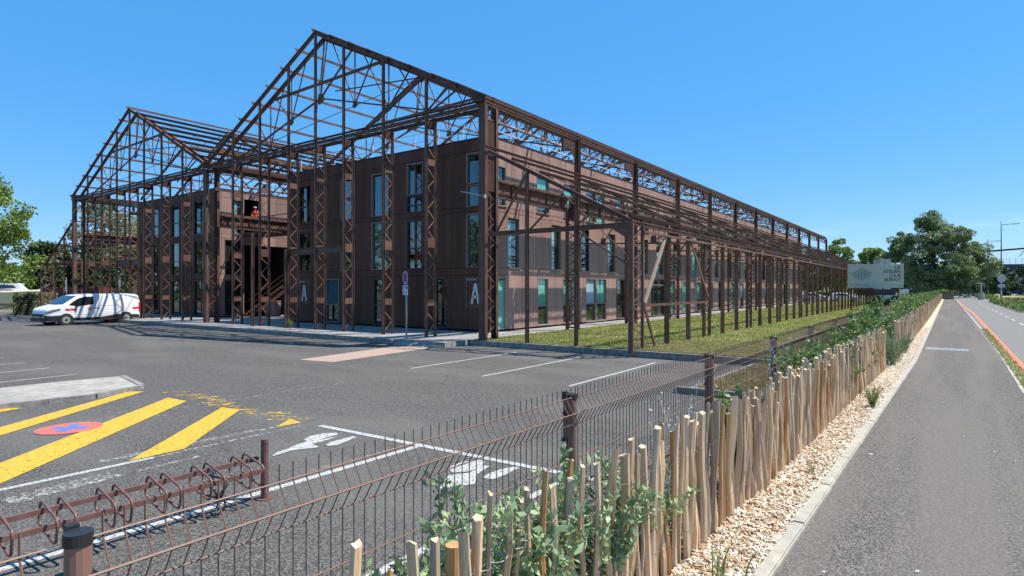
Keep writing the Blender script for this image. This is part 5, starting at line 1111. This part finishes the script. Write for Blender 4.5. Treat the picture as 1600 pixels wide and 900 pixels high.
b.build('sleeper', mat('old_sleeper', (.16,.12,.08), (.22,.17,.12), rough=.9), pl); o = inst('foliage', shrub_meshes(71, .6, 1.0, 20, 40, .09, LG2)[1], pl, (0,0,.85)); o['kind'] = 'stuff'
bo = thing('concrete_bollard', 'grey concrete block and post beside the road junction', 'bollard', (3.9, 112, .5)); MB().tube([(0,0,0),(0,0,1.0)], .4, 12, r2=.33).build('block', CONC, bo); MB().tube([(0,0,1.0),(0,0,2.4)], .09, 8).box(-.7,-.05,2.3,.5,.05,2.4).build('barrier_arm', GALV, bo)
hd = thing('round_sign', 'back of a round white road sign by the tall lamp', 'road sign', (5.3, 96, .5), YAW); MB().tube([(0,0,0),(0,0,3.2)], .05, 8).build('pole', GALV, hd); disc(.001,.55,-.06,.02, GALV, 'sign_disc', hd, 2.9); MB().box(-.45,-.06,1.75,.45,-.04,2.15).build('sign_panel', GALV, hd)
FLW = mat('orange_bloom', (.50,.24,.05), (.55,.36,.12), rough=.7, scale=6)
for (x0, x1, y0, y1, lab) in ((3.9, 7.5, 52, 92, 'orange flowering bed along the right verge of the road'), (4.2, 6.2, 118, 160, 'far orange flower bed beyond the lamps')):
    r_ = thing('flower_bed', lab, 'flower bed', (x0, y0, .5)); r = np.random.default_rng(int(y0)); n = 9000; C = np.stack([r.uniform(0,x1-x0,n), r.uniform(0,y1-y0,n), r.uniform(.05,.5,n)], 1)
    o = inst('foliage', leaf_mesh('foliage', C, np.tile([0,0,1.],(n,1)), .14, LG2, 2, .5), r_); o['kind'] = 'stuff'; C2 = C[:500].copy(); C2[:,2] = r.uniform(.42,.6,500); o = inst('blooms', leaf_mesh('blooms', C2, np.tile([0,0,1.],(500,1)), .09, FLW, 5, .8), r_); o['kind'] = 'stuff'
hgx = thing('hangar', 'long dark navy hangar behind the trees on the right', 'building', (6, 225, 0), YAW-R(4)); NAVY = mat('navy_cladding', (.018,.035,.07), (.03,.05,.095), rough=.6, scale=.3, rand=.1)
pn = MB().box(0,-.06,.3,2.95,0,9.2).mesh('cladding_panel', NAVY); MB().box(-21,.02,0,47,20,9.1).build('wall_core', CORE, hgx)
for i in range(23): inst('cladding_panel', pn, hgx, (-20.7+i*2.98, 0, 0))
b = MB().box(-21.1,-.3,9.2,47.1,.0,9.45); b.build('roof_edge', GALV, hgx)
b = MB()
for i in range(30): b.bar((-8+i*1.8,-.2,9.4), (-8+i*1.8,-.2,10.9), .07)
b.bar((-8,-.2,10.9),(46,-.2,10.9), .09).bar((-8,-.2,10.2),(46,-.2,10.2), .06); b.build('guard_rail', GALV, hgx)
MB().bar((-6,-1,12.4),(22,-1,14.6), .6, .5).bar((17,-1,14.0),(14,-1,9.3), .5, .4).bar((17,-1,14.0),(19.5,-1,9.3), .5, .4).build('roof_truss', STEELD, hgx)
for i, (x, w_) in enumerate(((-10, 4), (-1, 3), (9, 5), (20, 4))): MB().box(x,-.1,3.2,x+w_,-.062,5.4).build('window', CARGL, hgx)
ng = thing('neighbour_house', 'pale house with brown roof glimpsed through the left hall frame', 'building', (-99, 60, -.2), R(35)); MB().box(-8,0,0,8,8,10.5).build('wall', mat('pale_render', (.5,.46,.4), rough=.9), ng); MB().prism([(-8.4,-.4,10.5),(-8.4,8.4,10.5),(-8.4,4,12.6)], (16.8,0,0)).build('roof', mat('tile_roof', (.28,.17,.12), rough=.9), ng)
b = MB(); [b.box(x,-.05,z,x+1,.0,z+1.4) for x in (-6,-2,2,5.5) for z in (1.2,4.6,8)]; b.build('window', CARGL, ng)
